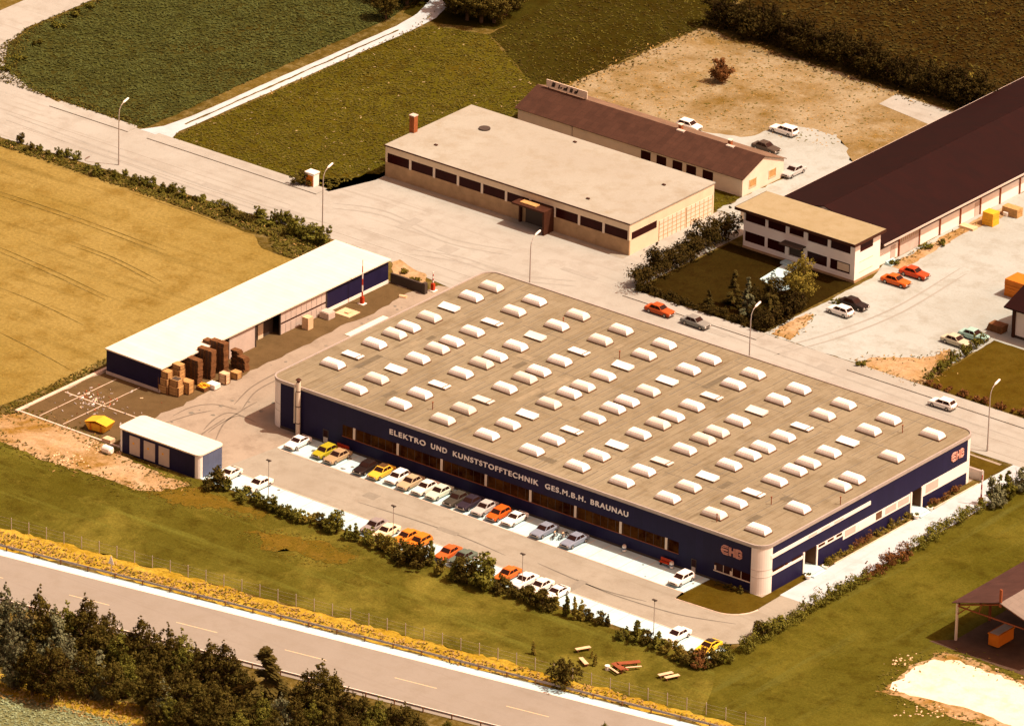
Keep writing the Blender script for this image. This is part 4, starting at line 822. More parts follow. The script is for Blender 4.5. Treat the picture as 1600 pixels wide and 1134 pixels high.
# ------------------------------------------------------------------ big dark barn
rx0, rx1, ry0, ry1, re, rr = 11.4, 30.4, 96.0, 215.0, 3.75, 6.45
barn = thing('production_hall', 'big dark brown gabled production hall with white bays below its eaves', 'hall', (rx0, ry0, 0)); o0 = (rx0, ry0, 0); rm = (rx0+rx1)/2
m = MB(); sec = lambda y: [(rx0, y, 0), (rx1, y, 0), (rx1, y, re), (rm, y, rr-.15), (rx0, y, re)]
m.loft([sec(ry0), sec(ry1)]); m.build('wall', 'white', barn, o0)
for sgn, xe in ((1, rx1+.95), (-1, rx0-.8)):
    ze = rr-(abs(xe-rm))*(rr-re)/(rx1-rm)
    y0 = ry0-.3; a, b, c, d = (xe, y0, ze), (xe, ry1, ze), (rm, ry1, rr), (rm, y0, rr)
    m = MB(); (m.slab(a, b, c, d, .1) if sgn > 0 else m.slab(d, c, b, a, .1)); m.build('roof', 'roof_dark', barn, o0)
    m = MB().box(xe-.02, xe+.14, y0, ry1, ze-.12, ze+.12); m.build('gutter', 'greyw', barn, o0)
ys = [100.7, 105.6, 110.6, 115.6, 120.5, 125.4, 130.3, 135.2, 140.1]
B(rx1, rx1+.04, ry0, ry1, 2.35, 3.7).build('upper_glazing', 'brown_d', barn, o0)
for y in ys: B(rx1, rx1+.16, y-.12, y+.12, 0, 3.7).build('post', 'rust', barn, o0)
m = MB().box(rx1+.01, rx1+.08, 100.9, 105.45, 0, 3.55, 0)
for k in range(9): m.box(rx1+.08, rx1+.10, 101.1+k*.5, 101.3+k*.5, 2.0, 3.4, 1)
m.build('sliding_door', ['greyw', 'grime'], barn, o0)
for y in (98.8, 119.2): B(rx1+.01, rx1+.06, y, y+1.1, 0, 2.1).build('door', 'greyw', barn, o0)
for k in range(4): B(rx1+.4+.28*k, rx1+.65+.28*k, 97.0, 98.9, 0, .5-.12*k).build('step', 'conc', barn, o0)
B(rx0-1.8, rx0, 108, 114, 0, 2.6).build('lean_to', 'roof_dark', barn, o0)
wl = tag(B(12.0, 12.3, 95.0, 96.2, 0, 2.3).build('screen_wall', 'white'), 'short white wall between the office block and the cream workshop', 'wall')
wl2 = tag(MB().box(6.2, 12.1, 96.4, 96.65, 0, 1.5).build('garden_wall', 'offwhite'), 'low pale wall joining the office block to the cream workshop drive', 'wall')
# ------------------------------------------------------------------ white house at the right edge
rh = thing('white_house', 'white rendered house with a dark roof at the right edge', 'house', (58.3, 88, 0)); o0 = (58.3, 88, 0)
B(58.5, 75, 88.3, 99, 0, 4.4).build('wall', 'white', rh, o0)
m = MB().box(58.3, 58.75, 88.05, 88.45, 0, 4.4); m.build('corner_post', 'brown_d', rh, o0)
m = MB().loft([[(57.4, 87.2, 4.4), (76, 87.2, 4.4), (76, 93.6, 6.6), (57.4, 93.6, 6.6)], [(57.4, 87.2, 4.6), (76, 87.2, 4.6), (76, 93.6, 6.85), (57.4, 93.6, 6.85)]]); m.build('roof', 'roof_dark', rh, o0)
m = MB().loft([[(57.4, 93.6, 6.6), (76, 93.6, 6.6), (76, 100, 4.4), (57.4, 100, 4.4)], [(57.4, 93.6, 6.85), (76, 93.6, 6.85), (76, 100, 4.6), (57.4, 100, 4.6)]]); m.build('roof', 'roof_dark', rh, o0)
B(58.45, 75, 88.2, 88.31, 0, .4).build('plinth', 'greyd', rh, o0)
lb = thing('log_store', 'dark stack of boards left of the white house', 'wood store', (55.5, 88.5, 0))
for k in range(4): B(-1.2+.12*k, 1.3+.05*k, -.7, .8, .3*k, .3*k+.24).build('board_stack', 'wood_d', lb)
# ------------------------------------------------------------------ open shelter bottom right
sh = thing('open_shelter', 'open steel shelter with a brown gabled roof on the east lawn', 'shelter', (106.5, 5.5, 0)); o0 = (106.5, 5.5, 0)
e0, e1, mid, y0, y1 = 106.3, 120.6, 113.45, 5.4, 36.0
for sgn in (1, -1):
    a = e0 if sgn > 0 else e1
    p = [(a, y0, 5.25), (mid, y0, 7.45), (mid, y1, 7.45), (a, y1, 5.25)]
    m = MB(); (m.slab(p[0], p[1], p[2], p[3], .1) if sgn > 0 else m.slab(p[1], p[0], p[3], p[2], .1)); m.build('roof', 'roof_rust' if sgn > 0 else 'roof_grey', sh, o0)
m = MB()
for y in (6.0, 13.4, 20.8, 28.2, 35.6):
    for x in (106.75, 120.2):
        B(x-.13, x+.13, y-.13, y+.13, 0, 5.2).build('post', 'offwhite' if (x < 110 and y < 7) else 'rust', sh, o0)
    m.tube([(106.75, y, 4.95), (mid, y, 7.1), (120.2, y, 4.95)], .12, 6); m.tube([(106.75, y, 4.8), (120.2, y, 4.8)], .10, 6)
    m.tube([(106.75, y, 3.6), (108.6, y, 5.3)], .08, 6); m.tube([(110.0, y, 4.8), (110.4, y, 6.1)], .06, 6)
for x in (106.75, 110.1, 116.8, 120.2): m.tube([(x, 6, 5.0 if x in (106.75, 120.2) else 6.1), (x, 35.6, 5.0 if x in (106.75, 120.2) else 6.1)], .09, 6)
m.build('roof_truss', 'rust', sh, o0)
for y in (5.6, 13.4): MB().box(mid-.16, mid+.16, y-.12, y+.12, 6.9, 9.3).build('mast', 'rust', sh, o0)
cn = thing('tank_trailer', 'orange steel box with a grey open top under the shelter', 'container', (111.6, 7.6, 0.05))
m = MB().box(-.75, .75, -.4, 3.0, .25, 1.75, 0).box(-.85, .85, -.5, 3.1, 1.75, 1.9, 0); m.build('body', 'orange', cn)
B(-.62, .62, -.3, 2.9, 1.9, 1.96).build('cover', 'grey', cn)
for y in (.2, 2.4): MB().box(-.7, .7, y-.1, y+.1, 0, .25).build('skid', 'greyd', cn)

# ------------------------------------------------------------------ cars (1970s saloons, hatchbacks, estates), nose along +x
def ring8(x, w_, z0, z1, bev=0.09):
    return [(x, -w_, z0+bev), (x, -w_*0.94, z0), (x, w_*0.94, z0), (x, w_, z0+bev), (x, w_, z1-bev), (x, w_*0.90, z1), (x, -w_*0.90, z1), (x, -w_, z1-bev)]
SPEC = {  # length half, cabin: rear base, rear top, front top, front base
    'saloon': (2.15, -1.45, -0.95, 0.15, 0.85, 1.37), 'coupe': (2.05, -1.75, -0.75, 0.05, 0.80, 1.28),
    'hatch': (1.88, -1.78, -1.30, 0.25, 0.92, 1.38), 'estate': (2.2, -2.12, -1.85, 0.15, 0.85, 1.40), 'beetle': (2.02, -1.75, -0.75, 0.35, 0.75, 1.46)}
CARMESH = {}
def car_proto(kind):
    hl, rb, rt, ft, fb, top = SPEC[kind]; bz = 0.86; W = 0.81
    P = []
    m = MB(); st = [(-hl, .70, .36, .72), (-hl+.08, .77, .28, .80)]
    if kind in ('saloon', 'coupe', 'beetle'): st += [(rb-.05, .80, .24, bz-.01)]
    st += [(rb+.3, .81, .22, bz), (fb, .81, .22, bz), (fb+.35, .81, .22, bz-.03), (hl-.25, .79, .26, .76), (hl-.06, .77, .30, .70), (hl, .70, .36, .62)]
    m.loft([ring8(*s) for s in st])
    # greenhouse
    tw, bw = .60, .745
    m.loft([[(rb, -bw, bz-.02), (fb, -bw, bz-.02), (fb, bw, bz-.02), (rb, bw, bz-.02)], [(rt-.06, -tw-.03, top-.06), (ft+.08, -tw-.03, top-.06), (ft+.08, tw+.03, top-.06), (rt-.06, tw+.03, top-.06)],
            [(rt+.05, -tw+.07, top), (ft-.05, -tw+.07, top), (ft-.05, tw-.07, top), (rt+.05, tw-.07, top)]])
    P.append(('body', m, ['white'], True))
    lerp = lambda a, b, t: a+(b-a)*t
    def pane(f0, f1, half0, half1, x0, x1, sg):     # front or rear glass, between heights f0 and f1 of the greenhouse
        z0, z1 = lerp(bz, top-.06, f0), lerp(bz, top-.06, f1); xa, xb = lerp(x0, x1, f0), lerp(x0, x1, f1)
        q = [(xa, -half0, z0), (xa, half0, z0), (xb, half1, z1), (xb, -half1, z1)]
        return MB().slab(*(q if sg > 0 else [q[1], q[0], q[3], q[2]]), .016)
    P.append(('windscreen', pane(.1, .93, .66, .57, fb, ft+.08, 1), ['carglass'], False))
    P.append(('rear_window', pane(.16, .90, .64, .55, rb, rt-.06, -1), ['carglass'], False))
    for s in (1, -1):
        m = MB()
        def side(u0, u1):
            pts = []
            for f, u in ((.12, u0), (.12, u1), (.9, u1), (.9, u0)):
                xa, xb = lerp(rb, rt-.06, f), lerp(fb, ft+.08, f); pts.append((lerp(xa, xb, u), s*lerp(bw, tw+.03, f), lerp(bz, top-.06, f)))
            m.slab(*(pts[::-1] if s > 0 else pts), .014)
        cuts = [(.09, .49), (.53, .93)] if kind != 'estate' else [(.06, .34), (.37, .64), (.67, .94)]
        for c in cuts: side(*c)
        P.append(('side_window', m, ['carglass'], False))
        for x in (-hl*.60, hl*.635):
            w_ = MB().tube([(x, s*.64, .30), (x, s*.80, .30), (x, s*.825, .30)], [.305, .305, .27], 14, 0); 
            P.append(('wheel', w_, ['black'], False)); P.append(('rim', MB().tube([(x, s*.80, .30), (x, s*.838, .30)], .18, 10), ['rim'], False))
        P.append(('headlight', MB().tube([(hl-.03, s*.52, .56), (hl+.025, s*.52, .56)], .095, 10), ['lampglass'], False))
        P.append(('tail_light', MB().box(-hl-.025, -hl+.02, min(s*.48, s*.68), max(s*.48, s*.68), .52, .66), ['taillamp'], False))
    P.append(('front_bumper', MB().loft([[(hl-.02, -.78, .38), (hl+.09, -.74, .38), (hl+.09, .74, .38), (hl-.02, .78, .38)], [(hl-.02, -.78, .48), (hl+.09, -.74, .48), (hl+.09, .74, .48), (hl-.02, .78, .48)]]), ['chrome'], False))
    P.append(('rear_bumper', MB().loft([[(-hl-.09, -.74, .38), (-hl+.02, -.78, .38), (-hl+.02, .78, .38), (-hl-.09, .74, .38)], [(-hl-.09, -.74, .48), (-hl+.02, -.78, .48), (-hl+.02, .78, .48), (-hl-.09, .74, .48)]]), ['chrome'], False))
    P.append(('grille', MB().box(hl-.01, hl+.012, -.40, .40, .50, .62), ['black'], False))
    return [(n, mb.mesh(n, mt, smooth=False), body) for n, mb, mt, body in P]
PAINT = {}
def paint(col):
    if col not in PAINT:
        PAINT[col] = flat('car_paint', col, 0.35, 0.0, coat=0.12)
    return PAINT[col]
def car(kind, pos, rz, col, label, group=None, roof=None, z=0.045):
    if kind not in CARMESH: CARMESH[kind] = car_proto(kind)
    hl, rb, rt, ft, fb, top = SPEC[kind]
    t = thing('parked_car', label, 'car', (pos[0], pos[1], z), group, R_(rz)+rnd.uniform(-.035, .035))
    for n, me, body in CARMESH[kind]:
        o = bpy.data.objects.new(n, me); C.objects.link(o); o.parent = last if n == 'rim' else t; last = o
        if body: o.material_slots[0].link = 'OBJECT'; o.material_slots[0].material = paint(col)
    if roof:
        m = MB().box(rt+.02, ft-.02, -.55, .55, top-.002, top+.018); o = m.build('vinyl_roof', [paint(roof)], t)
    return t
WHT, CRM, BEI, MNT = (.80, .76, .70), (.78, .66, .42), (.36, .25, .135), (.52, .58, .46)
BLK, GRN_D, NVY, SIL = (.02, .012, .010), (.055, .05, .038), (.03, .022, .032), (.42, .40, .38)
RED, ORG, YEL, OLV, BLU = (.52, .075, .012), (.62, .20, .022), (.72, .42, .045), (.36, .31, .018), (.20, .23, .29)
FR = 'cars parked nose out along the blue hall front'
for px, py, kd, co, lb, rf in (
    (457, 695, 'coupe', WHT, 'white coupe parked nearest the flue of the blue hall', None),
    (496, 711, 'hatch', OLV, 'olive yellow hatchback beside a brown saloon at the hall front', None),
    (519, 717, 'saloon', BEI, 'light brown saloon parked close beside the olive yellow hatchback', None),
    (564, 734, 'saloon', BLK, 'black saloon between the brown saloon and the golden yellow car', None),
    (590, 740, 'saloon', YEL, 'golden yellow saloon with a dark vinyl roof at the hall front', (.10, .05, .02)),
    (612, 750, 'hatch', WHT, 'white hatchback right beside the golden yellow saloon', None),
    (634, 757, 'saloon', (.42, .33, .20), 'beige saloon between two white cars at the hall front', None),
    (658, 765, 'saloon', (.76, .70, .60), 'white saloon between the beige saloon and the mint green one', None),
    (678, 773, 'saloon', MNT, 'pale mint green saloon at the hall front', None),
    (700, 786, 'saloon', GRN_D, 'dark olive saloon right beside the mint green one', None),
    (723, 791, 'saloon', NVY, 'near black saloon beside the silver grey one at the hall front', None),
    (748, 798, 'saloon', SIL, 'silver grey saloon left of the orange red hatchback', None),
    (774, 805, 'hatch', (.55, .10, .012), 'bright orange red hatchback at the hall front', None),
    (796, 814, 'coupe', WHT, 'white coupe right of the orange red hatchback', None),
    (843, 832, 'saloon', BLU, 'grey blue saloon standing left of the two motorcycles', None),
    (886, 850, 'saloon', BLU, 'grey blue saloon standing alone right of the motorcycles', None),
    (1057, 908, 'hatch', WHT, 'white hatchback beside the lawn corner at the hall front', None)):
    p = G(px, py, 0.6); car(kd, (p.x, -3.05+rnd.uniform(-.2, .2)), -90, co, lb, FR, rf, 0.056)
HR_ = 'cars parked nose in against the shrub row'
for px, py, kd, co, lb, rf in (
    (356, 741, 'coupe', (.76, .70, .58), 'cream white car half hidden behind the shrub by the small hut', None),
    (404, 756, 'saloon', (.80, .74, .62), 'white saloon standing alone above the low shrubs near the hut', None),
    (586, 821, 'saloon', (.24, .21, .20), 'grey saloon left of the cream car, mostly behind shrubs', None),
    (608, 828, 'saloon', CRM, 'cream saloon between the grey car and the orange pair', None),
    (636, 838, 'saloon', ORG, 'light orange saloon next to the cream one in the shrub row', None),
    (657, 845, 'hatch', (.60, .17, .012), 'deep orange hatchback right of the light orange saloon', None),
    (699, 864, 'saloon', (.50, .10, .02), 'red orange saloon with pale trim between tall shrubs', None),
    (722, 871, 'saloon', (.10, .13, .10), 'dark green car hidden behind the biggest round bush', None),
    (793, 897, 'saloon', (.58, .13, .02), 'orange red saloon right of the biggest round bush', None),
    (817, 908, 'saloon', WHT, 'white saloon with dark side windows left of two more white cars', None),
    (845, 915, 'saloon', (.78, .72, .62), 'off white saloon, middle one of the three white cars together', None),
    (870, 925, 'coupe', (.80, .77, .72), 'white coupe behind the yellow green shrub', None),
    (1059, 991, 'saloon', WHT, 'white saloon standing alone near the yellow car at the lane bend', None),
    (1112, 1007, 'coupe', (.75, .48, .03), 'yellow coupe with black roof at the end of the shrub row', (.03, .02, .015))):
    p = G(px, py, 0.6); car(kd, (p.x, -16.6+rnd.uniform(-.25, .25)), -90, co, lb, HR_, rf, 0.052)
for px, py, kd, co, rz, lb, gp, z in (
    (1031, 484, 'saloon', (.42, .07, .012), 0, 'dark red saloon parked on the works road before the office garden', 'cars on the works road', .047),
    (1087, 503, 'saloon', (.20, .20, .18), 0, 'dark grey saloon parked on the works road behind the red one', 'cars on the works road', .047),
    (1473, 630, 'hatch', WHT, 180, 'white hatchback driving on the works road beyond the hall', 'cars on the works road', .047),
    (1400, 438, 'saloon', (.56, .10, .012), 0, 'orange red saloon, nearer of the red pair by the office', 'cars in the gravel yard', .04),
    (1429, 426, 'saloon', (.46, .055, .012), 0, 'red saloon, farther of the red pair by the office', 'cars in the gravel yard', .04),
    (1313, 485, 'hatch', WHT, 180, 'white hatchback beside a black car south of the office', 'cars in the gravel yard', .04),
    (1334, 474, 'saloon', BLK, 0, 'black saloon beside the white hatchback south of the office', 'cars in the gravel yard', .04),
    (1494, 532, 'saloon', (.46, .42, .30), 0, 'pale beige saloon beside the turquoise one near the white house', 'cars in the gravel yard', .04),
    (1522, 523, 'saloon', (.28, .45, .40), 0, 'turquoise saloon near the white house', 'cars in the gravel yard', .04),
    (1225, 203, 'estate', WHT, 180, 'white estate car on the sandy lot behind the gabled workshop', 'cars behind the gabled workshop', .05),
    (1197, 230, 'saloon', (.07, .05, .035), 0, 'dark saloon half behind the gabled workshop roof', 'cars behind the gabled workshop', .05),
    (1240, 267, 'saloon', (.40, .40, .38), -90, 'light grey saloon at the gable end of the workshop', 'cars behind the gabled workshop', .05),
    (1077, 196, 'hatch', WHT, 0, 'white car almost wholly behind the gabled workshop roof', 'cars behind the gabled workshop', .05)):
    p = G(px, py, 0.6); car(kd, (p.x, p.y), rz, co, lb, gp, None, z)

# ------------------------------------------------------------------ motorcycles
def moto(pos, rz, label):
    t = thing('motorcycle', label, 'motorcycle', (pos[0], pos[1], .055), 'motorcycles between the blue grey saloons', R_(rz))
    for x in (-.65, .65):
        m = MB(); r_ = .30; m.tube([(x+r_*math.cos(a*math.pi/8), 0, .30+r_*math.sin(a*math.pi/8)) for a in range(17)], .05, 6); m.tube([(x, -.06, .3), (x, .06, .3)], .07, 8, 1); m.build('wheel', ['black', 'rim'], t)
    m = MB().tube([(-.65, 0, .3), (-.1, 0, .42), (.25, 0, .7), (.4, 0, .85)], .04, 6).tube([(.65, 0, .3), (.42, 0, .98)], .035, 6).tube([(-.1, 0, .42), (.05, 0, .25), (.3, 0, .7)], .05, 6); m.build('frame', 'greyd', t)
    MB().tube([(.35, 0, .84), (.05, 0, .86), (-.05, 0, .80)], [.06, .14, .08], 8).build('fuel_tank', 'wood_l', t)
    MB().box(-.65, -.05, -.12, .12, .74, .82).build('saddle', 'black', t); MB().tube([(.36, -.34, 1.02), (.42, 0, .98), (.36, .34, 1.02)], .022, 6).build('handlebar', 'chrome', t)
    MB().box(-.1, .25, -.14, .14, .28, .55).build('engine', 'grey', t)
moto((50.3, -3.2), -75, 'dark motorcycle on its stand, nearer the left blue grey saloon'); moto((51.3, -2.7), -100, 'dark motorcycle on its stand, nearer the right blue grey saloon')

# ------------------------------------------------------------------ street lamps
def lamp_proto():
    t = thing('street_lamp', 'x', 'street lamp', (0, 0, 0), 'street lamps along the works road')
    MB().tube([(0, 0, 0), (0, 0, 7.6), (0, .12, 8.4), (0, .5, 9.0), (0, 1.0, 9.3)], [.10, .07, .06, .05, .05], 8).build('pole', 'grey', t)
    MB().tube([(0, .9, 9.25), (0, 1.1, 9.35), (0, 2.0, 9.62), (0, 2.15, 9.65)], [.06, .15, .15, .05], 8).build('lamp_head', 'white', t)
    MB().tube([(0, 0, 0), (0, 0, .9)], .13, 8).build('base', 'grey', t); return t
lp = lamp_proto()
LLAB = ['street lamp farthest along the works road by the dirt track', 'street lamp by the cream workshop forecourt corner', 'street lamp behind the back left corner of the blue hall', 'street lamp behind the blue hall before the office garden', 'street lamp at the far right end of the works road']
LP = [(-72.6, 54.2), (-35.6, 54.7), (.9, 54.9), (38.2, 55.1), (77.2, 55.3)]
for i, (x, y) in enumerate(LP):
    if i == 0: lp.location = (x, y, .04); lp['label'] = LLAB[0]
    else: copy_thing(lp, (x, y, .04), 0, None, LLAB[i])
pl0 = thing('yard_lamp', 'x', 'lamp', (0, 0, 0), 'lamps along the parking lane')
MB().tube([(0, 0, 0), (0, 0, 4.9)], [.055, .04], 8).build('pole', 'grey', pl0)
MB().box(-.34, .34, -.14, .14, 4.88, 5.0).tube([(0, 0, 4.7), (0, 0, 4.9)], .08, 8).build('lamp_head', 'greyd', pl0)
for i, (px, lb) in enumerate((((420, 719), 'slim dark headed lane lamp in front of the white coupe by the flue'), ((615, 790), 'slim dark headed lane lamp above the cream and orange cars'), ((817, 865), 'slim dark headed lane lamp above the three white cars'), ((1023, 937), 'slim dark headed lane lamp near the lane bend'))):
    p = G(px[0], px[1], 5.0)
    if i == 0: pl0.location = (p.x, p.y, .06); pl0['label'] = lb
    else: copy_thing(pl0, (p.x, p.y, .06), 0, None, lb)
# ------------------------------------------------------------------ barriers, low walls, cabinet, bins, benches
def boom(pos, h, label, rz=0, r_=.11):
    t = thing('raised_barrier', label, 'barrier', (pos[0], pos[1], .05), 'raised red and white barrier booms', rz)
    m = MB(); n = 6
    for k in range(n): m.tube([(0, 0, .9+(h-.9)*k/n), (0, 0, .9+(h-.9)*(k+1)/n)], r_*(1-.07*k), 8, k % 2)
    m.build('boom', ['red', 'white'], t); MB().box(-.25, .25, -.2, .2, 0, 1.05).build('post', 'red', t); MB().box(-.5, .5, -.45, .45, 0, .1).build('base', 'white', t)
boom((-15.5, 38.7), 6.6, 'raised barrier boom with a red post before the shed'); boom((86.2, 40.9), 5.0, 'raised barrier boom beside the side lane of the hall'); boom((-11.0, 48.6), 2.8, 'short raised barrier boom at the yard entrance behind the hall')
tag(MB().box(-17.2, -11.3, 46.95, 47.25, 0, 1.45).box(-11.5, -11.0, 46.8, 47.4, 0, 1.65).build('yard_gate', 'greyd'), 'dark sliding gate between the shed and the yard entrance', 'gate')
tag(MB().box(78.9, 82.2, 46.9, 47.25, 0, 1.5).build('name_wall', 'grey'), 'grey low name wall at the far right corner of the blue hall', 'wall')
cb = thing('roadside_cabinet', 'white and orange cabinet on the verge of the works road', 'cabinet', (-47.2, 66.6, 0))
MB().box(-.75, .75, -.6, .6, 0, 2.0).build('housing', 'white', cb); MB().box(-.85, .85, -.7, .7, 2.0, 2.15).build('lid', 'white', cb); MB().box(-.62, .62, -.64, -.6, .1, 1.75).build('door', 'orange', cb)
for x, y, lb in ((59.6, -.75, 'white and blue litter bin under the middle windows of the blue hall'), (67.2, -.75, 'white and blue litter bin beside the red bench near the lawn')):
    t = thing('litter_bin', lb, 'bin', (x, y, .05), 'bins along the hall front'); MB().tube([(0, 0, .1), (0, 0, .85)], [.24, .28], 12).build('drum', 'white', t); MB().tube([(0, 0, .42), (0, 0, .6)], .285, 12).build('band', 'blue2', t); MB().tube([(0, 0, .85), (0, 0, .98)], [.29, .2], 12).build('lid', 'greyw', t)
for x, y, lb in ((12.9, -.6, 'red bench at the hall wall behind the light brown saloon'), (66.2, -.6, 'red bench at the hall wall near the lawn corner')):
    t = thing('bench', lb, 'bench', (x, y, .05), 'red benches along the hall front')
    MB().box(-1.0, 1.0, -.25, .2, .42, .48).build('seat', 'red', t); MB().box(-1.0, 1.0, .2, .26, .55, .95).build('backrest', 'red', t)
    for s in (-.8, .8): MB().box(s-.05, s+.05, -.2, .24, 0, .42).build('leg', 'greyd', t)
# ------------------------------------------------------------------ skip, crates, pallet stacks in the yard
sk = thing('skip', 'yellow skip with a folded lid on the dark yard paving', 'skip', (-15.6, -16.2, .05), None, R_(8))
m = MB().loft([[(-1.2, -.9, .15), (1.2, -.9, .15), (1.2, .9, .15), (-1.2, .9, .15)], [(-1.7, -1.05, 1.2), (1.7, -1.05, 1.2), (1.7, 1.05, 1.2), (-1.7, 1.05, 1.2)]]); m.build('body', 'yellow', sk)
m = MB().slab((-1.72, -1.08, 1.22), (0, -1.08, 1.62), (0, 1.08, 1.62), (-1.72, 1.08, 1.22), .05).slab((0, -1.08, 1.62), (1.72, -1.08, 1.22), (1.72, 1.08, 1.22), (0, 1.08, 1.62), .05); m.build('lid', 'yellow', sk)
for x in (-.8, .8): MB().box(x-.08, x+.08, -1.1, -.98, .2, 1.2).build('rib', 'orange', sk)
def crate_mesh(a, b, h, mt, slats=True, open_=False):
    m = MB(); m.box(-a, a, -b, b, .1, h, 0)
    for x in (-a+.08, 0, a-.08): m.box(x-.06, x+.06, -b, b, 0, .1, 1)
    if slats:
        for s in (-1, 1):
            for x in (-a+.06, a-.06): m.box(x-.06, x+.06, s*b-.03, s*b+.03, .1, h, 1)
            for y in (-b+.06, b-.06): m.box(s*a-.03, s*a+.03, y-.06, y+.06, .1, h, 1)
            for k in (.38, .72): m.box(-a, a, s*b-.014, s*b+.014, h*k, h*k+.03, 1); m.box(s*a-.014, s*a+.014, -b, b, h*k, h*k+.03, 1)
    if open_: m.box(-a+.1, a-.1, -b+.1, b-.1, h-.02, h+.005, 2)
    else:
        for k in range(4): m.box(-a+.02+2*a*k/4, -a+2*a*(k+1)/4-.03, -b, b, h, h+.03, 0)
    return m.mesh('crate', mt)
CG = 'wooden crates at the corner of the shed'
for x, y, z, a, b, h, mt, lb, op in (
    (-16.9, -1.3, 0, .75, .6, 1.15, 'wood', 'timber crate at the outermost shed corner, on the ground', 0), (-16.9, -1.3, 1.18, .75, .6, 1.0, 'wood', 'timber crate second up at the outermost shed corner', 0), (-16.8, -1.2, 2.2, .7, .55, .95, 'wood', 'timber crate topmost at the outermost shed corner', 0),
    (-15.3, -.9, 0, .8, .65, 1.3, 'wood', 'big timber crate in front, below the open crate', 0), (-15.35, -.85, 1.32, .7, .6, .95, 'wood', 'open timber crate standing on the big front crate', 1),
    (-16.3, .6, 0, .85, .6, 1.5, 'wood', 'timber crate behind the open one, on the ground', 0), (-16.3, .6, 1.52, .8, .6, 1.45, 'wood', 'pale timber crate on top behind the open one', 0), (-16.2, .6, 3.0, .7, .5, .7, 'wood', 'small timber crate topmost behind the open one', 0),
    (-14.6, .5, 0, .7, .6, 1.75, 'wood', 'tall pale timber crate right of the open one', 0)):
    o = bpy.data.objects.new('crate', crate_mesh(a, b, h, [mt, 'wood_d', 'greyd'], True, op)); C.objects.link(o); o.location = (x, y, .05+z); o.rotation_euler = (0, 0, rnd.uniform(-.08, .08)); tag(o, lb, 'crate', CG)
def pallet_mesh(a=.6, b=.5, h=.30, mt=('wood_d', 'greyd')):
    m = MB()
    for k in range(5): m.box(-a, a, -b+2*b*k/5, -b+2*b*(k+1)/5-.03, h-.06, h-.005, 0)
    for x in (-a+.06, 0, a-.06): m.box(x-.06, x+.06, -b, b, .03, h-.06, 0)
    m.box(-a+.03, a-.03, -b+.03, b-.03, .05, h-.08, 1); m.box(-a, a, -b, b, 0, .03, 0)
    return m.mesh('pallet', mt)
pm = pallet_mesh(); PL = {}
STK = [(-15.6, 3.7, 13, 2, 'wooden pallet in the nearest tall stack right of the crates', 'pallets in the nearest tall stack'), (-15.4, 6.2, 14, 2, 'wooden pallet in the middle tall stack before the shed', 'pallets in the middle tall stack'),
       (-15.3, 8.7, 15, 3, 'wooden pallet in the highest dark stack before the shed', 'pallets in the highest stack'), (-13.6, 11.0, 8, 1, 'wooden pallet in the loose stack farthest from the crates', 'pallets in the farthest loose stack'), (-14.9, 11.2, 9, 1, 'wooden pallet in the farthest stack beside the shed wall', 'pallets in the farthest stack by the wall')]
for x, y, n, w_, lb, gp in STK:
    for j in range(w_):
        for k in range(n-rnd.randint(0, 1)):
            o = bpy.data.objects.new('pallet', pm); C.objects.link(o)
            o.location = (x-1.26*j+1.0*(w_ == 1)*0+rnd.uniform(-.05, .05), y+rnd.uniform(-.06, .06)*(2 if w_ == 1 else 1), .05+.292*k); o.rotation_euler = (0, 0, rnd.uniform(-.04, .04)*(4 if w_ == 1 else 1))
            tag(o, lb, 'pallet', gp)
for x, y, a, b, h, mt, lb in ((-13.6, 2.6, .7, .6, .5, 'yellow', 'low crate full of yellow pieces before the nearest stack'), (-12.9, 3.9, .75, .6, .7, 'white', 'white lidded box on the ground before the stacks'), (-12.8, 6.1, .6, .5, 1.5, 'wood_l', 'pale upright crate before the middle tall stack'), (-12.7, 8.4, .6, .55, .95, 'wood', 'single timber crate before the highest stack')):
    o = bpy.data.objects.new('crate', crate_mesh(a, b, h, [mt if mt != 'yellow' else 'wood_d', 'wood_d', 'yellow'], mt != 'white', mt == 'yellow')); C.objects.link(o); o.location = (x, y, .05); tag(o, lb, 'crate', 'single boxes before the stacks')
yp = MB(); q = random.Random(5)
for _ in range(16): yp.box(*(lambda x, y, z: (x, x+q.uniform(.15, .4), y, y+q.uniform(.15, .3), z, z+q.uniform(.08, .2)))(-13.6+q.uniform(-.6, .4), 2.6+q.uniform(-.5, .4), .5+q.uniform(0, .25)))
tag(yp.build('scrap_pieces', 'yellow'), 'yellow plastic pieces heaped in the low crate', 'scrap', None, 'stuff')
o = tag(B(-.55, .55, -.55, .55, 0, 1.75).build('packing_case', 'wood_l'), 'tall pale packing case standing before the grey shed gate', 'case'); o.location = (-15.9, 27.4, .05)
o = tag(MB().box(-.8, .8, -.7, .7, 0, .9).box(-.7, .7, -.6, .6, .9, 1.0).build('packing_case', 'greyw'), 'low grey packing case at the right end of the shed gate', 'case'); o.location = (-16.2, 32.0, .05)
tag(MB().box(-16.4, -13.8, 33.8, 36.2, .05, .12).box(-15.3, -14.6, 34.6, 35.3, .12, .3).build('board_pile', 'wood_l'), 'flat pile of pale boards before the blue shed wall', 'boards')
tag(MB().tube([(-13.2, 44.0, .1), (-12.2, 44.3, .1)], .3, 8).build('sack', 'wood_l'), 'pale sack lying before the dark sliding gate', 'sack')
sp = MB(); q = random.Random(9)
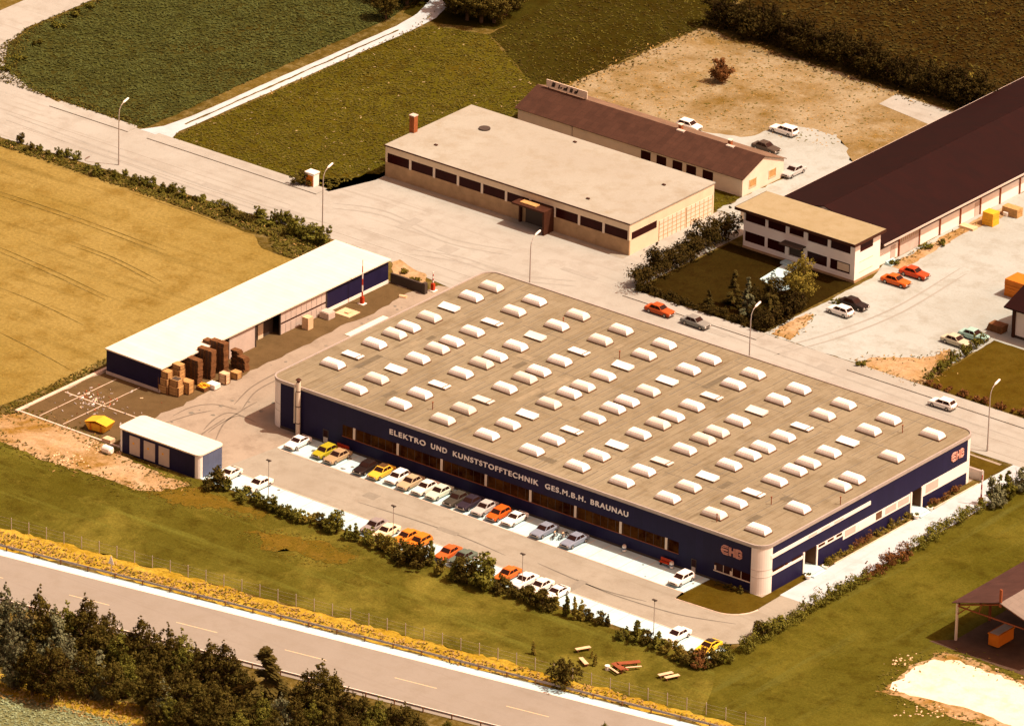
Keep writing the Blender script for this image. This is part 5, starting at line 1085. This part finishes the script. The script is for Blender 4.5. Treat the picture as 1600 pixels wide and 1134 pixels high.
for _ in range(110):
    if q.random() < .7: x, y = q.gauss(-22, 1.9), q.gauss(-9.5, 1.5)
    else: x, y = q.uniform(-26.5, -14), q.uniform(-16.5, -4)
    if not (-27 < x < -13.5 and -17.5 < y < -3): continue
    l = q.uniform(.12, .55); a = q.uniform(0, 3.14); c, s = math.cos(a)*l, math.sin(a)*l
    sp.slab((x, y, .06), (x+c, y+s, .06), (x+c-s*.3, y+s+c*.3, q.uniform(.07, .3)), (x-s*.3, y+c*.3, .08), .05, q.choice([0, 0, 0, 1, 2]))
tag(sp.build('scrap_pieces', ['grey', 'wood_l', 'rust']), 'scattered scrap lying on the dark yard paving', 'scrap', None, 'stuff')
rb = MB(); q = random.Random(12)
for cx, cy, sx, sy, n in ((112, 722, 22, 9, 60), (150, 700, 30, 8, 40), (85, 712, 10, 5, 15), (1410, 1030, 20, 8, 25), (1440, 1112, 40, 9, 35), (1545, 1050, 50, 10, 20)):
    for _ in range(n):
        x, y = G2(q.gauss(cx, sx*.6), q.gauss(cy, sy*.6)); r_ = q.uniform(.06, .2)
        rb.loft([[(x+r_*k*math.cos(a)*q.uniform(.7, 1.2), y+r_*k*math.sin(a)*q.uniform(.7, 1.2), z) for a in (0, 1.2, 2.5, 3.8, 5.1)] for k, z in ((1, .02), (.9, r_*.5), (.4, r_*.8))])
tag(rb.build('rubble', 'wood_l'), 'pale rubble and stones on worn ground', 'rubble', None, 'stuff')
tk = thing('barrel', 'white barrel lying left of the small blue hut', 'barrel', (*G2(168, 708), 0)); MB().tube([(-.8, 0, .55), (-.6, 0, .55), (.6, 0, .55), (.8, 0, .55)], [.35, .55, .55, .35], 14).build('drum', 'white', tk)
o = tag(B(-.7, .7, -.5, .5, 0, .5).build('box', 'wood_l'), 'pale box on the ground between the skip and the hut', 'box'); o.location = (*G2(170, 690), .03)
# boards and drums along the barn
for px, py, a, b, h, mt, lb, cat in ((1548, 340, .9, .8, 2.0, 'yellow', 'yellow stack of sacks against the white barn bays', 'stack'), (1582, 330, 1.3, .7, 1.3, 'wood', 'brown heap of timber at the far end of the barn bays', 'timber'), (1513, 355, 1.2, .6, .35, 'wood_l', 'flat boards lying before the white barn bays', 'boards'), (1572, 334, .35, .3, .6, 'white', 'small white box beside the timber heap at the barn', 'box'), (1594, 448, 1.6, 1.5, 2.6, 'orange', 'orange cabin behind the white house roof', 'cabin')):
    p = G(px, py, h/2); t = thing('material_stack' if cat in ('stack', 'timber', 'boards') else cat, lb, cat, (p.x, p.y, .04)); m = MB(); n = max(1, int(h/.4))
    for k in range(n): d = rnd.uniform(-.1, .1); m.box(-a+d, a+d, -b-d, b-d, h*k/n, h*(k+1)/n-.03)
    m.build('layer' if n > 1 else 'body', mt, t)
# ------------------------------------------------------------------ picnic corner on the lawn
def bench(pos, rz, lb, l=1.0):
    t = thing('garden_bench', lb, 'bench', (*pos, .02), 'pale benches on the lower lawn', R_(rz)); MB().box(-l, l, -.28, .28, .42, .48).build('seat', 'wood_l', t)
    for s in (-l*.75, l*.75): MB().box(s-.06, s+.06, -.22, .22, 0, .42).build('leg', 'wood_d', t)
for px, rz, lb in (((911, 1012), 62, 'pale bench on the lawn, upper left of the picnic tables'), ((912, 1032), -30, 'pale bench on the lawn beside the big round bush'), ((1040, 1052), 66, 'pale bench on the lawn, left one of the pair below the shrubs'), ((1050, 1056), 66, 'pale bench on the lawn, right one of the pair below the shrubs')):
    bench(G2(px[0], px[1], .45), rz, lb)
def table(pos, rz, lb, l):
    t = thing('picnic_table', lb, 'table', (*pos, .02), 'brown picnic furniture on the lawn', R_(rz)); MB().box(-l, l, -.4, .4, .70, .76).build('tabletop', 'rust', t)
    for s in (-1, 1): MB().box(-l, l, s*.75-.14, s*.75+.14, .42, .47).build('seat', 'wood_l' if s < 0 else 'rust', t)
    for s in (-l*.7, l*.7): MB().box(s-.05, s+.05, -.8, .8, .3, .4).box(s-.05, s+.05, -.1, .1, 0, .7).build('leg', 'wood_d', t)
table(G2(982, 1035, .7), 52, 'long brown picnic table with two seats on the lawn', 1.5); table(G2(966, 1043, .5), -18, 'pale picnic table nearest the motorway fence', 1.1)
o = tag(MB().tube([(0, 0, 0), (0, 0, .6)], [.3, .34], 10).build('litter_drum', 'white'), 'white drum left of the picnic tables', 'drum'); o.location = (*G2(949, 1046), .02)
# ------------------------------------------------------------------ motorway furniture
def rail(name, off, x0, x1, lb):
    t = thing(name, lb, 'guardrail', (x0, mline(x0, off), .03)); o0 = (x0, mline(x0, off), .03); m = MB()
    a = Vector((x0, mline(x0, off), 0)); b = Vector((x1, mline(x1, off), 0)); u = (b-a).normalized(); nn = Vector((-u.y, u.x, 0))
    for z0, z1, d in ((.45, .53, .0), (.53, .61, .05), (.61, .69, .0), (.69, .77, .05)):
        m.slab(tuple(a+nn*d+Vector((0, 0, z0))), tuple(b+nn*d+Vector((0, 0, z0))), tuple(b+nn*(.05-d)+Vector((0, 0, z1))), tuple(a+nn*(.05-d)+Vector((0, 0, z1))), .03)
    m.build('rail', 'grey', t, o0)
    L = (b-a).length; k = 0
    while k < L and k < 380:
        p = a+u*k-nn*.12; B(p.x-.06, p.x+.06, p.y-.06, p.y+.06, .03, .75).build('post', 'wood_d', t, o0); k += 4.0
rail('guardrail', 0.25, -20, 128, 'grey guardrail between the motorway and the golden verge'); rail('guardrail', -13.7, -14, 128, 'grey guardrail between the motorway and the trees')
fe = thing('wire_fence', 'thin wire fence on pale posts along the golden verge', 'fence', (-30, -51, 0)); o0 = (-30, -51, 0); wr = MB(); pv = None; x = -12.0
fy = lambda x: -46.7+.155*(x+3) if x < 88 else -32.6+.19*(x-88)
while x < 104:
    B(x-.04, x+.04, fy(x)-.04, fy(x)+.04, 0, 1.7).build('post', 'grey', fe, o0)
    if pv is not None:
        for z in (.5, 1.0, 1.5): wr.tube([(pv, fy(pv), z), (x, fy(x), z)], .007, 4)
    pv = x; x += 2.62
wr.build('wire', 'grey', fe, o0)
sg = thing('road_sign', 'small white triangular sign beside the motorway', 'sign', (*G2(174, 893), 0)); MB().tube([(0, 0, 0), (0, 0, 1.9)], .05, 6).build('post', 'grey', sg)
m = MB(); m.add([(-.5, -.06, 1.1), (.5, -.06, 1.1), (0, -.06, 2.3), (-.5, -.03, 1.1), (.5, -.03, 1.1), (0, -.03, 2.3)], [(0, 1, 2), (5, 4, 3), (0, 3, 4, 1), (1, 4, 5, 2), (2, 5, 3, 0)]); m.build('plate', 'white', sg)

# ------------------------------------------------------------------ plants
def leaves(mb, blobs, n, size, r, mi=0, clump=0.42, nclump=None, up=0.25):
    """leaf clusters gathered in clumps over and inside the given ellipsoids (centre, radii)"""
    tot = sum(b[1][0]*b[1][2] for b in blobs)
    for c, R in blobs:
        k = nclump or max(7, int(12*R[0])); share = int(n*R[0]*R[2]/tot); cl = []
        for _ in range(k):
            while True:
                d = Vector((r.gauss(0, 1), r.gauss(0, 1), r.gauss(0, 1))).normalized()
                if d.z > -0.75: break
            q = r.uniform(.55, .92); cl.append((Vector((c[0]+d.x*R[0]*q, c[1]+d.y*R[1]*q, c[2]+d.z*R[2]*q)), r.uniform(.75, 1.25)*clump*min(R), d))
        for i in range(share):
            p0, cr, d = cl[i % k]
            o = Vector((r.gauss(0, 1), r.gauss(0, 1), r.gauss(0, .8))).normalized()*cr*r.random()**.45
            p = p0+o; nrm = (o.normalized()+d*.5+Vector((r.gauss(0, .5), r.gauss(0, .5), r.gauss(0, .5)+up))).normalized()
            t = nrm.cross(Vector((r.gauss(0, 1), r.gauss(0, 1), r.gauss(0, 1)))).normalized(); b = nrm.cross(t); s = size*r.uniform(.55, 1.3)
            if p.z < .05: p.z = r.uniform(.05, .3)
            mb.add([p-t*s*.5, p+b*s*.28, p+t*s*.5, p-b*s*.28], [(0, 1, 2, 3)], mi)
def tree_round(name, h, w_, lm, seed, n=2600, size=.34, low=.25):
    r = random.Random(seed); m = MB(); bl = []
    for k in range(10):
        f = k/9; z = h*(low+.10+(.86-low)*f); rad = w_*.5*(min(1, .55+1.3*f) if f < .35 else max(.06, 1-((f-.35)/.65)**1.45))
        for j in range(3 if f < .6 else (2 if f < .85 else 1)):
            a = r.uniform(0, 6.28); bl.append(((math.cos(a)*rad*.5, math.sin(a)*rad*.5, z+r.uniform(-.3, .3)), (rad*.58+.16, rad*.58+.16, h*.085+.2)))
    leaves(m, bl, n, size, r); me = m.mesh('crown', lm)
    t = MB().tube([(0, 0, 0), (.05, .03, h*.3), (0, .08, h*.6), (.05, 0, h*.85)], [h*.022+.05, h*.017+.03, h*.01+.02, .03], 7)
    for k in range(6):
        a = k*1.05+r.uniform(-.2, .2); z = h*(low+.08*k); L = w_*.33; t.tube([(0, 0, z), (math.cos(a)*L*.6, math.sin(a)*L*.6, z+L*.35), (math.cos(a)*L, math.sin(a)*L, z+L*.8)], [.08, .05, .02], 5)
    return me, t.mesh('trunk', 'bark')
def tree_cone(h, w_, lm, seed, n=2400, size=.40):
    r = random.Random(seed); m = MB(); k = 11
    for i in range(k):
        f = i/(k-1); z = h*(.10+.86*f); rad = w_*.5*(1-f)**.85+.12
        for j in range(max(2, int(7*(1-f)))):
            a = r.uniform(0, 6.28); L = rad*r.uniform(.7, 1.1)
            for q in range(int(n/(k*2.2))):
                u = r.random()**.6; p = Vector((math.cos(a)*L*u, math.sin(a)*L*u, z-.25*L*u+r.gauss(0, .12)))+Vector((r.gauss(0, .16), r.gauss(0, .16), r.gauss(0, .07)))
                t = Vector((math.cos(a), math.sin(a), -.3)); b = Vector((-math.sin(a), math.cos(a), r.uniform(-.4, .4))); s = size*r.uniform(.5, 1.2); m.add([p-t*s*.5, p+b*s*.25, p+t*s*.5, p-b*s*.25], [(0, 1, 2, 3)])
    return m.mesh('crown', lm), MB().tube([(0, 0, 0), (0, 0, h*.95)], [h*.02+.05, .03], 7).mesh('trunk', 'bark')
def shrub_mesh(kind, seed, lm):
    r = random.Random(seed); m = MB()
    if kind == 'round': bl = [((r.uniform(-.35, .35), r.uniform(-.35, .35), .55+.28*k), (.75-.1*k, .75-.1*k, .5)) for k in range(4)]+[((r.uniform(-.6, .6), r.uniform(-.6, .6), .45), (.5, .5, .42)) for k in range(3)]; n = 900
    elif kind == 'spiky':
        bl = [((r.uniform(-.5, .5), r.uniform(-.5, .5), .5+r.uniform(-.1, .2)), (.42, .42, .5)) for k in range(4)]+[((r.uniform(-.45, .45), r.uniform(-.45, .45), 1.1+r.uniform(-.2, .35)), (.16, .16, .55)) for k in range(5)]; n = 800
    elif kind == 'column': bl = [((r.uniform(-.1, .1), r.uniform(-.1, .1), .3+.3*k), (.42-.045*k, .42-.045*k, .36)) for k in range(7)]; n = 750
    else: bl = [((r.uniform(-.8, .8), r.uniform(-.4, .4), .32+r.uniform(0, .2)), (.5, .45, .36)) for k in range(6)]; n = 750
    leaves(m, bl, int(n*1.9), .20, r, 0, .5)
    for k in range(6):
        a = r.uniform(0, 6.28); z = bl[k % len(bl)][0][2]; m.tube([(0, 0, 0), (math.cos(a)*.2, math.sin(a)*.2, z*.6), (math.cos(a)*.4, math.sin(a)*.4, z+.2)], [.04, .03, .01], 4, 1)
    return m.mesh('shrub', [lm, 'bark'])
SH = {}
def shrub(kind, lm, pos, sx, sz, label, group, name='shrub'):
    v = rnd.randint(0, 1); key = (kind, lm, v)
    if key not in SH: SH[key] = shrub_mesh(kind, 50+len(SH), lm)
    o = bpy.data.objects.new(name, SH[key]); C.objects.link(o); o.location = (pos[0], pos[1], .02); o.rotation_euler = (0, 0, rnd.uniform(0, 6.28)); o.scale = (sx, sx, sz)
    return tag(o, label, 'shrub', group)
ORD = 'first second third fourth fifth sixth seventh eighth ninth tenth eleventh twelfth thirteenth fourteenth fifteenth sixteenth seventeenth eighteenth nineteenth twentieth'.split()
ORD += ['twenty '+w_ for w_ in ORD[:9]]+['thirtieth']+['thirty '+w_ for w_ in ORD[:9]]+['fortieth']+['forty '+w_ for w_ in ORD[:9]]
# shrub row along the parking strip: px, py of the foot, kind, leaf, width, height, look
ROW = [(336, 764, 'round', 'leaf', 1.6, 1.5, 'dark broad shrub'), (350, 768, 'spiky', 'leafm', 1.0, 1.1, 'small spiky shrub'), (372, 776, 'low', 'leafm', 1.2, 1.2, 'low green shrub'), (392, 786, 'low', 'leafm', 1.3, 1.4, 'low bushy shrub'), (410, 793, 'spiky', 'leafm', 1.1, 1.0, 'spiky green shrub'),
       (424, 799, 'round', 'leafm', 1.0, 1.1, 'low rounded shrub'), (442, 805, 'low', 'leafm', 1.2, 1.5, 'low wide shrub'), (462, 811, 'low', 'leafm', 1.3, 1.4, 'low wide shrub'), (482, 818, 'low', 'leafy', 1.2, 1.3, 'low yellowish shrub'), (500, 826, 'round', 'leaf', 1.1, 1.1, 'low dark shrub'),
       (522, 833, 'round', 'leafm', 1.55, 1.55, 'tall rounded green shrub'), (540, 842, 'spiky', 'leafm', 1.0, 1.0, 'thin spiky shrub'), (555, 847, 'column', 'leafm', 1.1, .95, 'slim upright shrub'), (574, 850, 'spiky', 'leafm', 1.3, 1.1, 'spiky shrub'), (590, 860, 'round', 'leafy', 1.2, 1.25, 'yellow green rounded shrub'),
       (608, 866, 'round', 'leafy', 1.3, 1.35, 'bright yellow green shrub'), (630, 878, 'round', 'leaf', 1.6, 1.5, 'dark rounded shrub'), (652, 886, 'round', 'leaf', 1.8, 1.8, 'big dark rounded shrub'), (672, 884, 'column', 'leafm', 1.2, 1.35, 'tall slim shrub'), (686, 899, 'spiky', 'leafy', 1.2, 1.3, 'loose yellowish shrub'),
       (703, 905, 'spiky', 'leafm', 1.1, 1.0, 'small loose shrub'), (728, 912, 'round', 'leaf', 1.9, 2.0, 'big dark round bush'), (757, 918, 'round', 'leafm', 2.1, 2.3, 'biggest round bush'), (783, 926, 'round', 'leaf', 1.3, 1.2, 'low dark bush'), (808, 936, 'low', 'leaf', 1.3, 1.7, 'dark bushy shrub'),
       (828, 943, 'round', 'leaf', 1.35, 1.3, 'dark dense shrub'), (848, 952, 'round', 'leaf', 1.5, 1.5, 'dark round shrub'), (866, 953, 'column', 'leafy', 1.0, .9, 'narrow yellow green shrub'), (883, 963, 'column', 'leafm', 1.2, 1.05, 'dark pointed shrub'), (897, 968, 'column', 'leafy', 1.1, 1.15, 'tall yellowish columnar shrub'),
       (907, 969, 'column', 'leafy', 1.1, 1.0, 'yellowish columnar shrub'), (918, 971, 'round', 'leaf', .8, .9, 'small round dark shrub'), (934, 976, 'round', 'leaf', .9, .95, 'small round dark shrub'), (947, 979, 'column', 'leaf', .8, .6, 'little dark shrub'),
       (974, 1000, 'spiky', 'leafm', 1.2, .9, 'spiky shrub at the gap'), (990, 1001, 'spiky', 'leafm', 1.5, 1.4, 'tall spiky shrub'), (1007, 1007, 'round', 'leaf', 1.0, 1.0, 'dark low shrub'), (1022, 1012, 'spiky', 'leafm', 1.4, 1.1, 'spiky green shrub'), (1040, 1022, 'spiky', 'leafy', 1.1, 1.1, 'yellowish spiky shrub'),
       (1056, 1030, 'round', 'leafy', 1.2, 1.1, 'yellow green shrub'), (1074, 1040, 'round', 'leaf', 1.2, 1.2, 'dark low shrub'), (1092, 1042, 'round', 'leafr', 1.3, 1.3, 'reddish dark shrub'), (1110, 1042, 'round', 'leaf', 1.2, 1.2, 'dark shrub below the yellow coupe'), (1128, 1036, 'round', 'leafm', 1.3, 1.3, 'green shrub at the lane bend')]
for i, (px, py, kd, lm, sx, sz, lk) in enumerate(ROW):
    p = G(px, py); shrub(kd, lm, (p.x, p.y+.25), sx*1.15, sz*1.12, f'{lk}, {ORD[i]} in the parking row counted from the hut', 'shrubs along the parking strip')
# hedge of the side lane: dense individual bushes grown into one hedge
def hedge(name, pts, w_, h, lm, label, dens=150, seed=1, size=.27, vary=.35):
    r = random.Random(seed); m = MB(); bl = []
    for (x0, y0), (x1, y1) in zip(pts, pts[1:]):
        L = math.hypot(x1-x0, y1-y0); n = max(1, int(L/.85))
        for k in range(n):
            f = (k+r.random())/n; hh = h*r.uniform(1-vary, 1+vary); ww = w_*r.uniform(.75, 1.2)
            bl.append(((x0+(x1-x0)*f+r.uniform(-.2, .2), y0+(y1-y0)*f+r.uniform(-.2, .2), hh*.5), (ww*.55, ww*.55, hh*.52)))
            if r.random() < .25: bl.append(((bl[-1][0][0]+r.uniform(-.3, .3), bl[-1][0][1]+r.uniform(-.3, .3), hh*.95), (.2, .2, hh*.4)))
    leaves(m, bl, int(len(bl)*dens), size, r, 0, .55, 6); o = m.build(name, lm); return tag(o, label, 'hedge')
HX = [G2(*p) for p in ((1158, 1026), (1182, 1003), (1250, 966), (1300, 936), (1350, 908))]
hedge('hedge', HX, 1.9, 2.0, 'leafm', 'dark green hedge along the near half of the side lane', 170, 2)
hedge('hedge', [G2(*p) for p in ((1352, 906), (1385, 889), (1420, 868))], 1.8, 1.9, 'leafr', 'greyish red hedge along the middle of the side lane', 170, 3)
hedge('hedge', [G2(*p) for p in ((1424, 866), (1500, 815), (1546, 790))], 1.8, 1.9, 'leafm', 'dark green hedge along the far half of the side lane', 170, 4)
for px, py, kd, lm, sx, sz, lb in ((1552, 790, 'round', 'leafb', 1.7, 2.2, 'grey green loose bush nearest the lane barrier'), (1572, 778, 'spiky', 'leafm', 1.9, 2.0, 'tall loose bush right of the grey green one'), (1592, 768, 'round', 'leafb', 1.7, 2.0, 'grey green bush at the right end of the lane hedge'), (1190, 996, 'round', 'leaf', 1.2, 1.5, 'dark bush standing up from the near lane hedge'), (1212, 985, 'spiky', 'leafm', 1.5, 1.3, 'spiky bush standing up from the near lane hedge')):
    p = G(px, py); shrub(kd, lm, (p.x, p.y), sx, sz, lb, 'bushes in the side lane hedge')
# beds at the hall
hedge('flower_border', [(81.6, 12.6), (81.6, 18.5)], .95, 1.05, 'leafy', 'yellow green border plants right of the nearer entrance', 130, 5, .2)
hedge('flower_border', [(81.6, 18.8), (81.6, 23.5)], .95, 1.25, 'leafr', 'reddish border plants under the white windows', 130, 6, .2)
hedge('flower_border', [(81.6, 23.8), (81.6, 31.4)], .95, 1.1, 'leafy', 'yellow green border plants left of the farther entrance', 130, 7, .2)
hedge('flower_border', [(81.6, 35.8), (81.6, 43.0)], .9, 1.0, 'leafr', 'dark red border plants right of the farther entrance', 140, 8, .22)
hedge('flower_border', [(74.0, -.7), (78.6, -.7)], .7, .7, 'leaf', 'dark low plants under the corner window of the hall', 130, 9, .22)
# office garden
hedge('hedge', [(10.3, 66.9), (9.6, 74), (8.8, 82), (8.2, 88), (9.2, 91.5)], 3.4, 3.7, 'leafd', 'tall dark hedge on the left side of the office garden', 420, 10, .36, .3)
hedge('hedge', [(10.4, 67.3), (20, 67.3), (31.2, 67.4)], 1.5, 1.15, 'leafd', 'low dark hedge between the office garden and the works road', 190, 11, .28)
hedge('hedge', [(31.0, 67.6), (31.2, 73), (30.6, 78)], 2.4, 2.3, 'leafd', 'dark hedge on the right side of the office garden', 330, 12, .34)
hedge('hedge', [(58.2, 68.0), (57.3, 76), (56.6, 84.5)], 1.2, 1.5, 'leafm', 'green hedge between the gravel yard and the kept lawn', 180, 13)
hedge('hedge', [(58.8, 67.6), (80, 67.6), (100, 67.7)], 1.0, .8, 'leafr', 'low brown hedge along the kept lawn by the works road', 150, 14)
TDG = tree_round('g', 6, 5.6, 'leafd', 33, 4200, .32, .0)
def tree(name, me, pos, s, label, group=None, cat='tree'):
    t = thing(name, label, cat, (pos[0], pos[1], .02), group, rnd.uniform(0, 6.28)); t.scale = (s[0], s[0], s[1])
    for n, q in (('crown', me[0]), ('trunk', me[1])):
        o = bpy.data.objects.new(n, q); C.objects.link(o); o.parent = t
    return t
TR = [tree_round('a', 8, 5.6, 'leaf', 1, 6500, .30, .12), tree_round('b', 8, 5.0, 'leaf', 2, 6000, .30, .06), tree_round('c', 8, 4.6, 'leafm', 3, 6000, .29, .04), tree_round('d', 8, 4.6, 'leafb', 4, 6000, .30, .02)]
CO = [tree_cone(8, 5.6, 'needle', 5, 6500, .42), tree_cone(8, 4.2, 'leafb', 6, 4200, .5)]
WI = tree_round('w', 6.5, 6.5, 'leafy', 8, 6500, .27, .06); WM = tree_round('w2', 6.5, 6.0, 'leaf', 9, 6000, .27, .06)
tree('garden_tree', WI, (28.9, 80.0), (.95, 1.02), 'tall yellow green tree in front of the office block'); tree('garden_tree', WM, (26.6, 76.4), (.72, .70), 'shorter dark tree left of the yellow green one')
for x, y, s, h, i, lb in ((23.4, 71.8, .60, .66, 0, 'dark pointed conifer in the middle of the office garden'), (26.2, 71.0, .58, .66, 1, 'pale pointed conifer beside the dark one in the office garden'), (28.6, 72.8, .6, .62, 0, 'dark pointed conifer nearest the right garden hedge'), (20.6, 69.6, .32, .30, 0, 'small dark conifer by the low garden hedge')):
    tree('conifer', CO[i], (x, y), (s, h), lb, 'conifers in the office garden')
for x, y, s_, lb in ((24.6, 74.6, .55, 'dark bush behind the conifers in the office garden'), (28.4, 70.2, .5, 'dark bush at the street corner of the office garden'), (30.2, 76.6, .6, 'dark bush at the right edge of the office garden')): tree('garden_tree', TDG, (x, y), (s_*1.1, s_*.8), lb, 'dark bushes in the office garden')
# belt of trees south of the motorway: top px, height, kind
BELT = [(8, 915, 9.5, 3), (36, 940, 8.5, 3), (62, 924, 10, 1), (85, 950, 8.5, 3), (105, 944, 8, 2), (131, 933, 9.5, 0), (152, 972, 7.5, 1), (172, 958, 8, 0), (190, 985, 7, 2), (218, 969, 8.5, 0), (240, 988, 7.5, 1), (262, 980, 8, 1), (285, 985, 7.5, 2), (305, 1010, 7, 1), (325, 1004, 8.2, 0), (348, 1006, 8, 0), (365, 1022, 7, 1), (416, 1012, 9.6, 4), (396, 1062, 5, 1), (440, 1066, 5, 4),
        (480, 1050, 6.5, 0), (505, 1034, 8, 0), (524, 1052, 6.5, 1), (545, 1078, 5, 1), (566, 1086, 4.5, 0), (592, 1090, 4.8, 2), (612, 1102, 4, 1), (632, 1098, 4.6, 0), (655, 1118, 3.6, 1), (20, 985, 8, 3), (50, 1000, 7.5, 1), (80, 1005, 8, 0), (110, 993, 7, 3), (135, 1010, 7, 1), (155, 1016, 6, 5), (175, 1030, 6.2, 0), (196, 1015, 6.5, 2), (222, 1035, 6.5, 1), (250, 1040, 6.5, 0), (275, 1045, 6, 1),
        (255, 1063, 5, 3), (300, 1055, 6, 0), (330, 1060, 6.5, 1), (240, 1092, 4, 1), (265, 1085, 4.5, 2), (285, 1090, 4.5, 0), (355, 1072, 6, 0), (385, 1082, 5.5, 1), (345, 1100, 4.5, 1), (410, 1085, 5.5, 2), (440, 1085, 5.5, 3), (462, 1092, 5.2, 1), (318, 1085, 5, 0), (490, 1095, 5, 2), (515, 1100, 4.8, 1), (540, 1108, 4.4, 0), (575, 1118, 3.8, 2), (605, 1124, 3.4, 1), (430, 1110, 4.6, 0), (375, 1110, 4.6, 2), (470, 1118, 4, 1), (700, 1124, 2.6, 2), (945, 1128, 2.2, 2)]
KINDS = ['dark round tree', 'dark bushy tree', 'mid green tree', 'grey green tree', 'pointed dark conifer', 'slender grey green tree']
order = sorted(range(len(BELT)), key=lambda i: BELT[i][0]); rank = {i: k for k, i in enumerate(order)}
ORD2 = ORD+['fiftieth']+['fifty '+w_ for w_ in ORD[:9]]+['sixtieth']+['sixty '+w_ for w_ in ORD[:9]]
for i, (px, py, h, k) in enumerate(BELT):
    p = G(px, py, h); me = (TR+CO)[k]; hh = h/8.0/(.97 if k < 4 else 1.0)
    f = 'tall' if h > 8 else ('small' if h < 5.2 else 'middling')
    tree('belt_tree', me, (p.x, p.y), (hh*rnd.uniform(.9, 1.12)*(1.0 if h > 6 else 1.15)*(1.35 if k == 4 else 1), hh), f'{f} {KINDS[k]}, {ORD2[rank[i]]} of the motorway belt counted from the left', 'trees in the belt south of the motorway')
# big bush by the fence and small saplings
bb = tree('round_bush', tree_round('bb', 4.2, 5.2, 'leaf', 15, 2600, .34, .02), G2(880, 1074), (.95, 1.0), 'big dark round bush beside the motorway fence', None, 'bush')
for px, py, s, lb in ((834, 1022, .8, 'yellow green sapling alone on the lower lawn'), (930, 1040, .75, 'thin yellow sapling between the pale benches and the big bush'), (925, 1028, .5, 'little yellow sapling near the upper left pale bench')): shrub('column', 'leafy', G2(px, py), s, s*.95, lb, 'saplings on the lower lawn', 'sapling')
# bushes on the road verge by the wheat
for i in range(34):
    t = i/33; px = 20+t*490; py = 222+t*152+rnd.uniform(-7, 9); big = 1+.9*max(0, (px-330)/180); p = G(px, py)
    shrub(rnd.choice(['low', 'round', 'spiky']), rnd.choice(['leaf', 'leafm', 'leafm', 'leafm']), (p.x, p.y-.4), rnd.uniform(.7, 1.15)*big, rnd.uniform(.6, 1.0)*big, f'wild bush on the road verge by the wheat, {ORD[i]} from the left', 'wild bushes between the wheat and the works road')
for i, (px, py, s) in enumerate(((632, 428, .9), (650, 440, .8), (640, 445, .7), (662, 450, .8))): shrub('low', 'leafy', G2(px, py), s, s, f'dry bush on the verge behind the shed, {ORD[i]} from the left', 'dry bushes behind the shed')
sheet('verge_patch', [G2(*p) for p in ((612, 410), (625, 406), (665, 428), (664, 452), (640, 448), (614, 437))], .048, 'scrub', .3, .7, 44)
shrub('round', 'leafr', G2(1128, 130), 2.0, 2.2, 'single dark shrub on the sandy lot', None); shrub('round', 'leaf', G2(468, 288), 1.6, 1.3, 'dark bush behind the roadside cabinet', None)
for px, py, s, lb in ((1446, 388, .9, 'weedy shrub before the barn sliding door'), (1470, 383, .8, 'weedy shrub right of the barn sliding door'), (1400, 414, .8, 'green shrub beside the steps behind the red cars'), (1310, 474, .9, 'shrub behind the white hatchback near the garden'), (1348, 572, .8, 'dry shrub on the road corner of the gravel yard')): shrub('low', 'leafm', G2(px, py), s, s, lb, 'weedy shrubs in the gravel yard')
# trees along the top edge and the tall hedge behind the sandy lot
for i, (px, py, h, k, lb) in enumerate(((603, 30, 6, 0, 'dark tree alone left of the dirt track bend'), (636, 8, 9, 0, 'tall dark tree over the left side of the track bend'), (660, 2, 9, 1, 'tall dark tree closest to the track on its left'), (618, 2, 9, 1, 'tall dark tree left of the track at the top edge'), (712, 22, 8, 1, 'dark tree closest to the track on its right'), (730, 32, 9, 0, 'dark tree second right of the track bend'), (752, 36, 9, 0, 'dark tree third right of the track bend'), (772, 36, 9, 1, 'dark tree at the corner of the little wood'), (790, 24, 8, 0, 'dark tree second on the field side of the little wood'), (808, 12, 8, 1, 'dark tree third on the field side of the little wood'), (742, 10, 10, 0, 'dark tree inside the little wood on the left'), (765, 10, 10, 1, 'dark tree inside the little wood on the right'), (735, -8, 9, 1, 'dark tree at the top edge in the little wood'))):
    p = G(px, py); tree('wood_tree', TR[k], (p.x, p.y), (h/8*1.15, h/8), lb, 'dark trees round the track bend')
q = random.Random(21)
TD = [tree_round('e', 8, 5.6, 'leafd', 31, 4200, .34, .0), tree_round('f', 8, 5.2, 'leafd', 32, 4000, .34, -.02)]  # the hedgerow's shade is put into this blackish leaf colour
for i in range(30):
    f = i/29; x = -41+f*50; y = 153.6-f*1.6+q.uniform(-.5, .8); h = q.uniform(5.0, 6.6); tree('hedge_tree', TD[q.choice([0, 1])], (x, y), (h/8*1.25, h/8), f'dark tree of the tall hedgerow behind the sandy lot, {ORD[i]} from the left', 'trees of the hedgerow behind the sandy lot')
for i, (px, py, s) in enumerate(((12, 112, 1), (30, 95, .9), (60, 70, .9), (90, 45, 1), (118, 25, 1.1), (140, 12, .9))): shrub('low', 'leafm', G2(px, py), s, s, f'low roadside bush at the field corner, {ORD[i]} from the bottom', 'roadside bushes at the crop field corner')
shrub('round', 'leafy', G2(1510, 150), 2.6, 2.2, 'olive bush at the right end of the hedgerow', None)
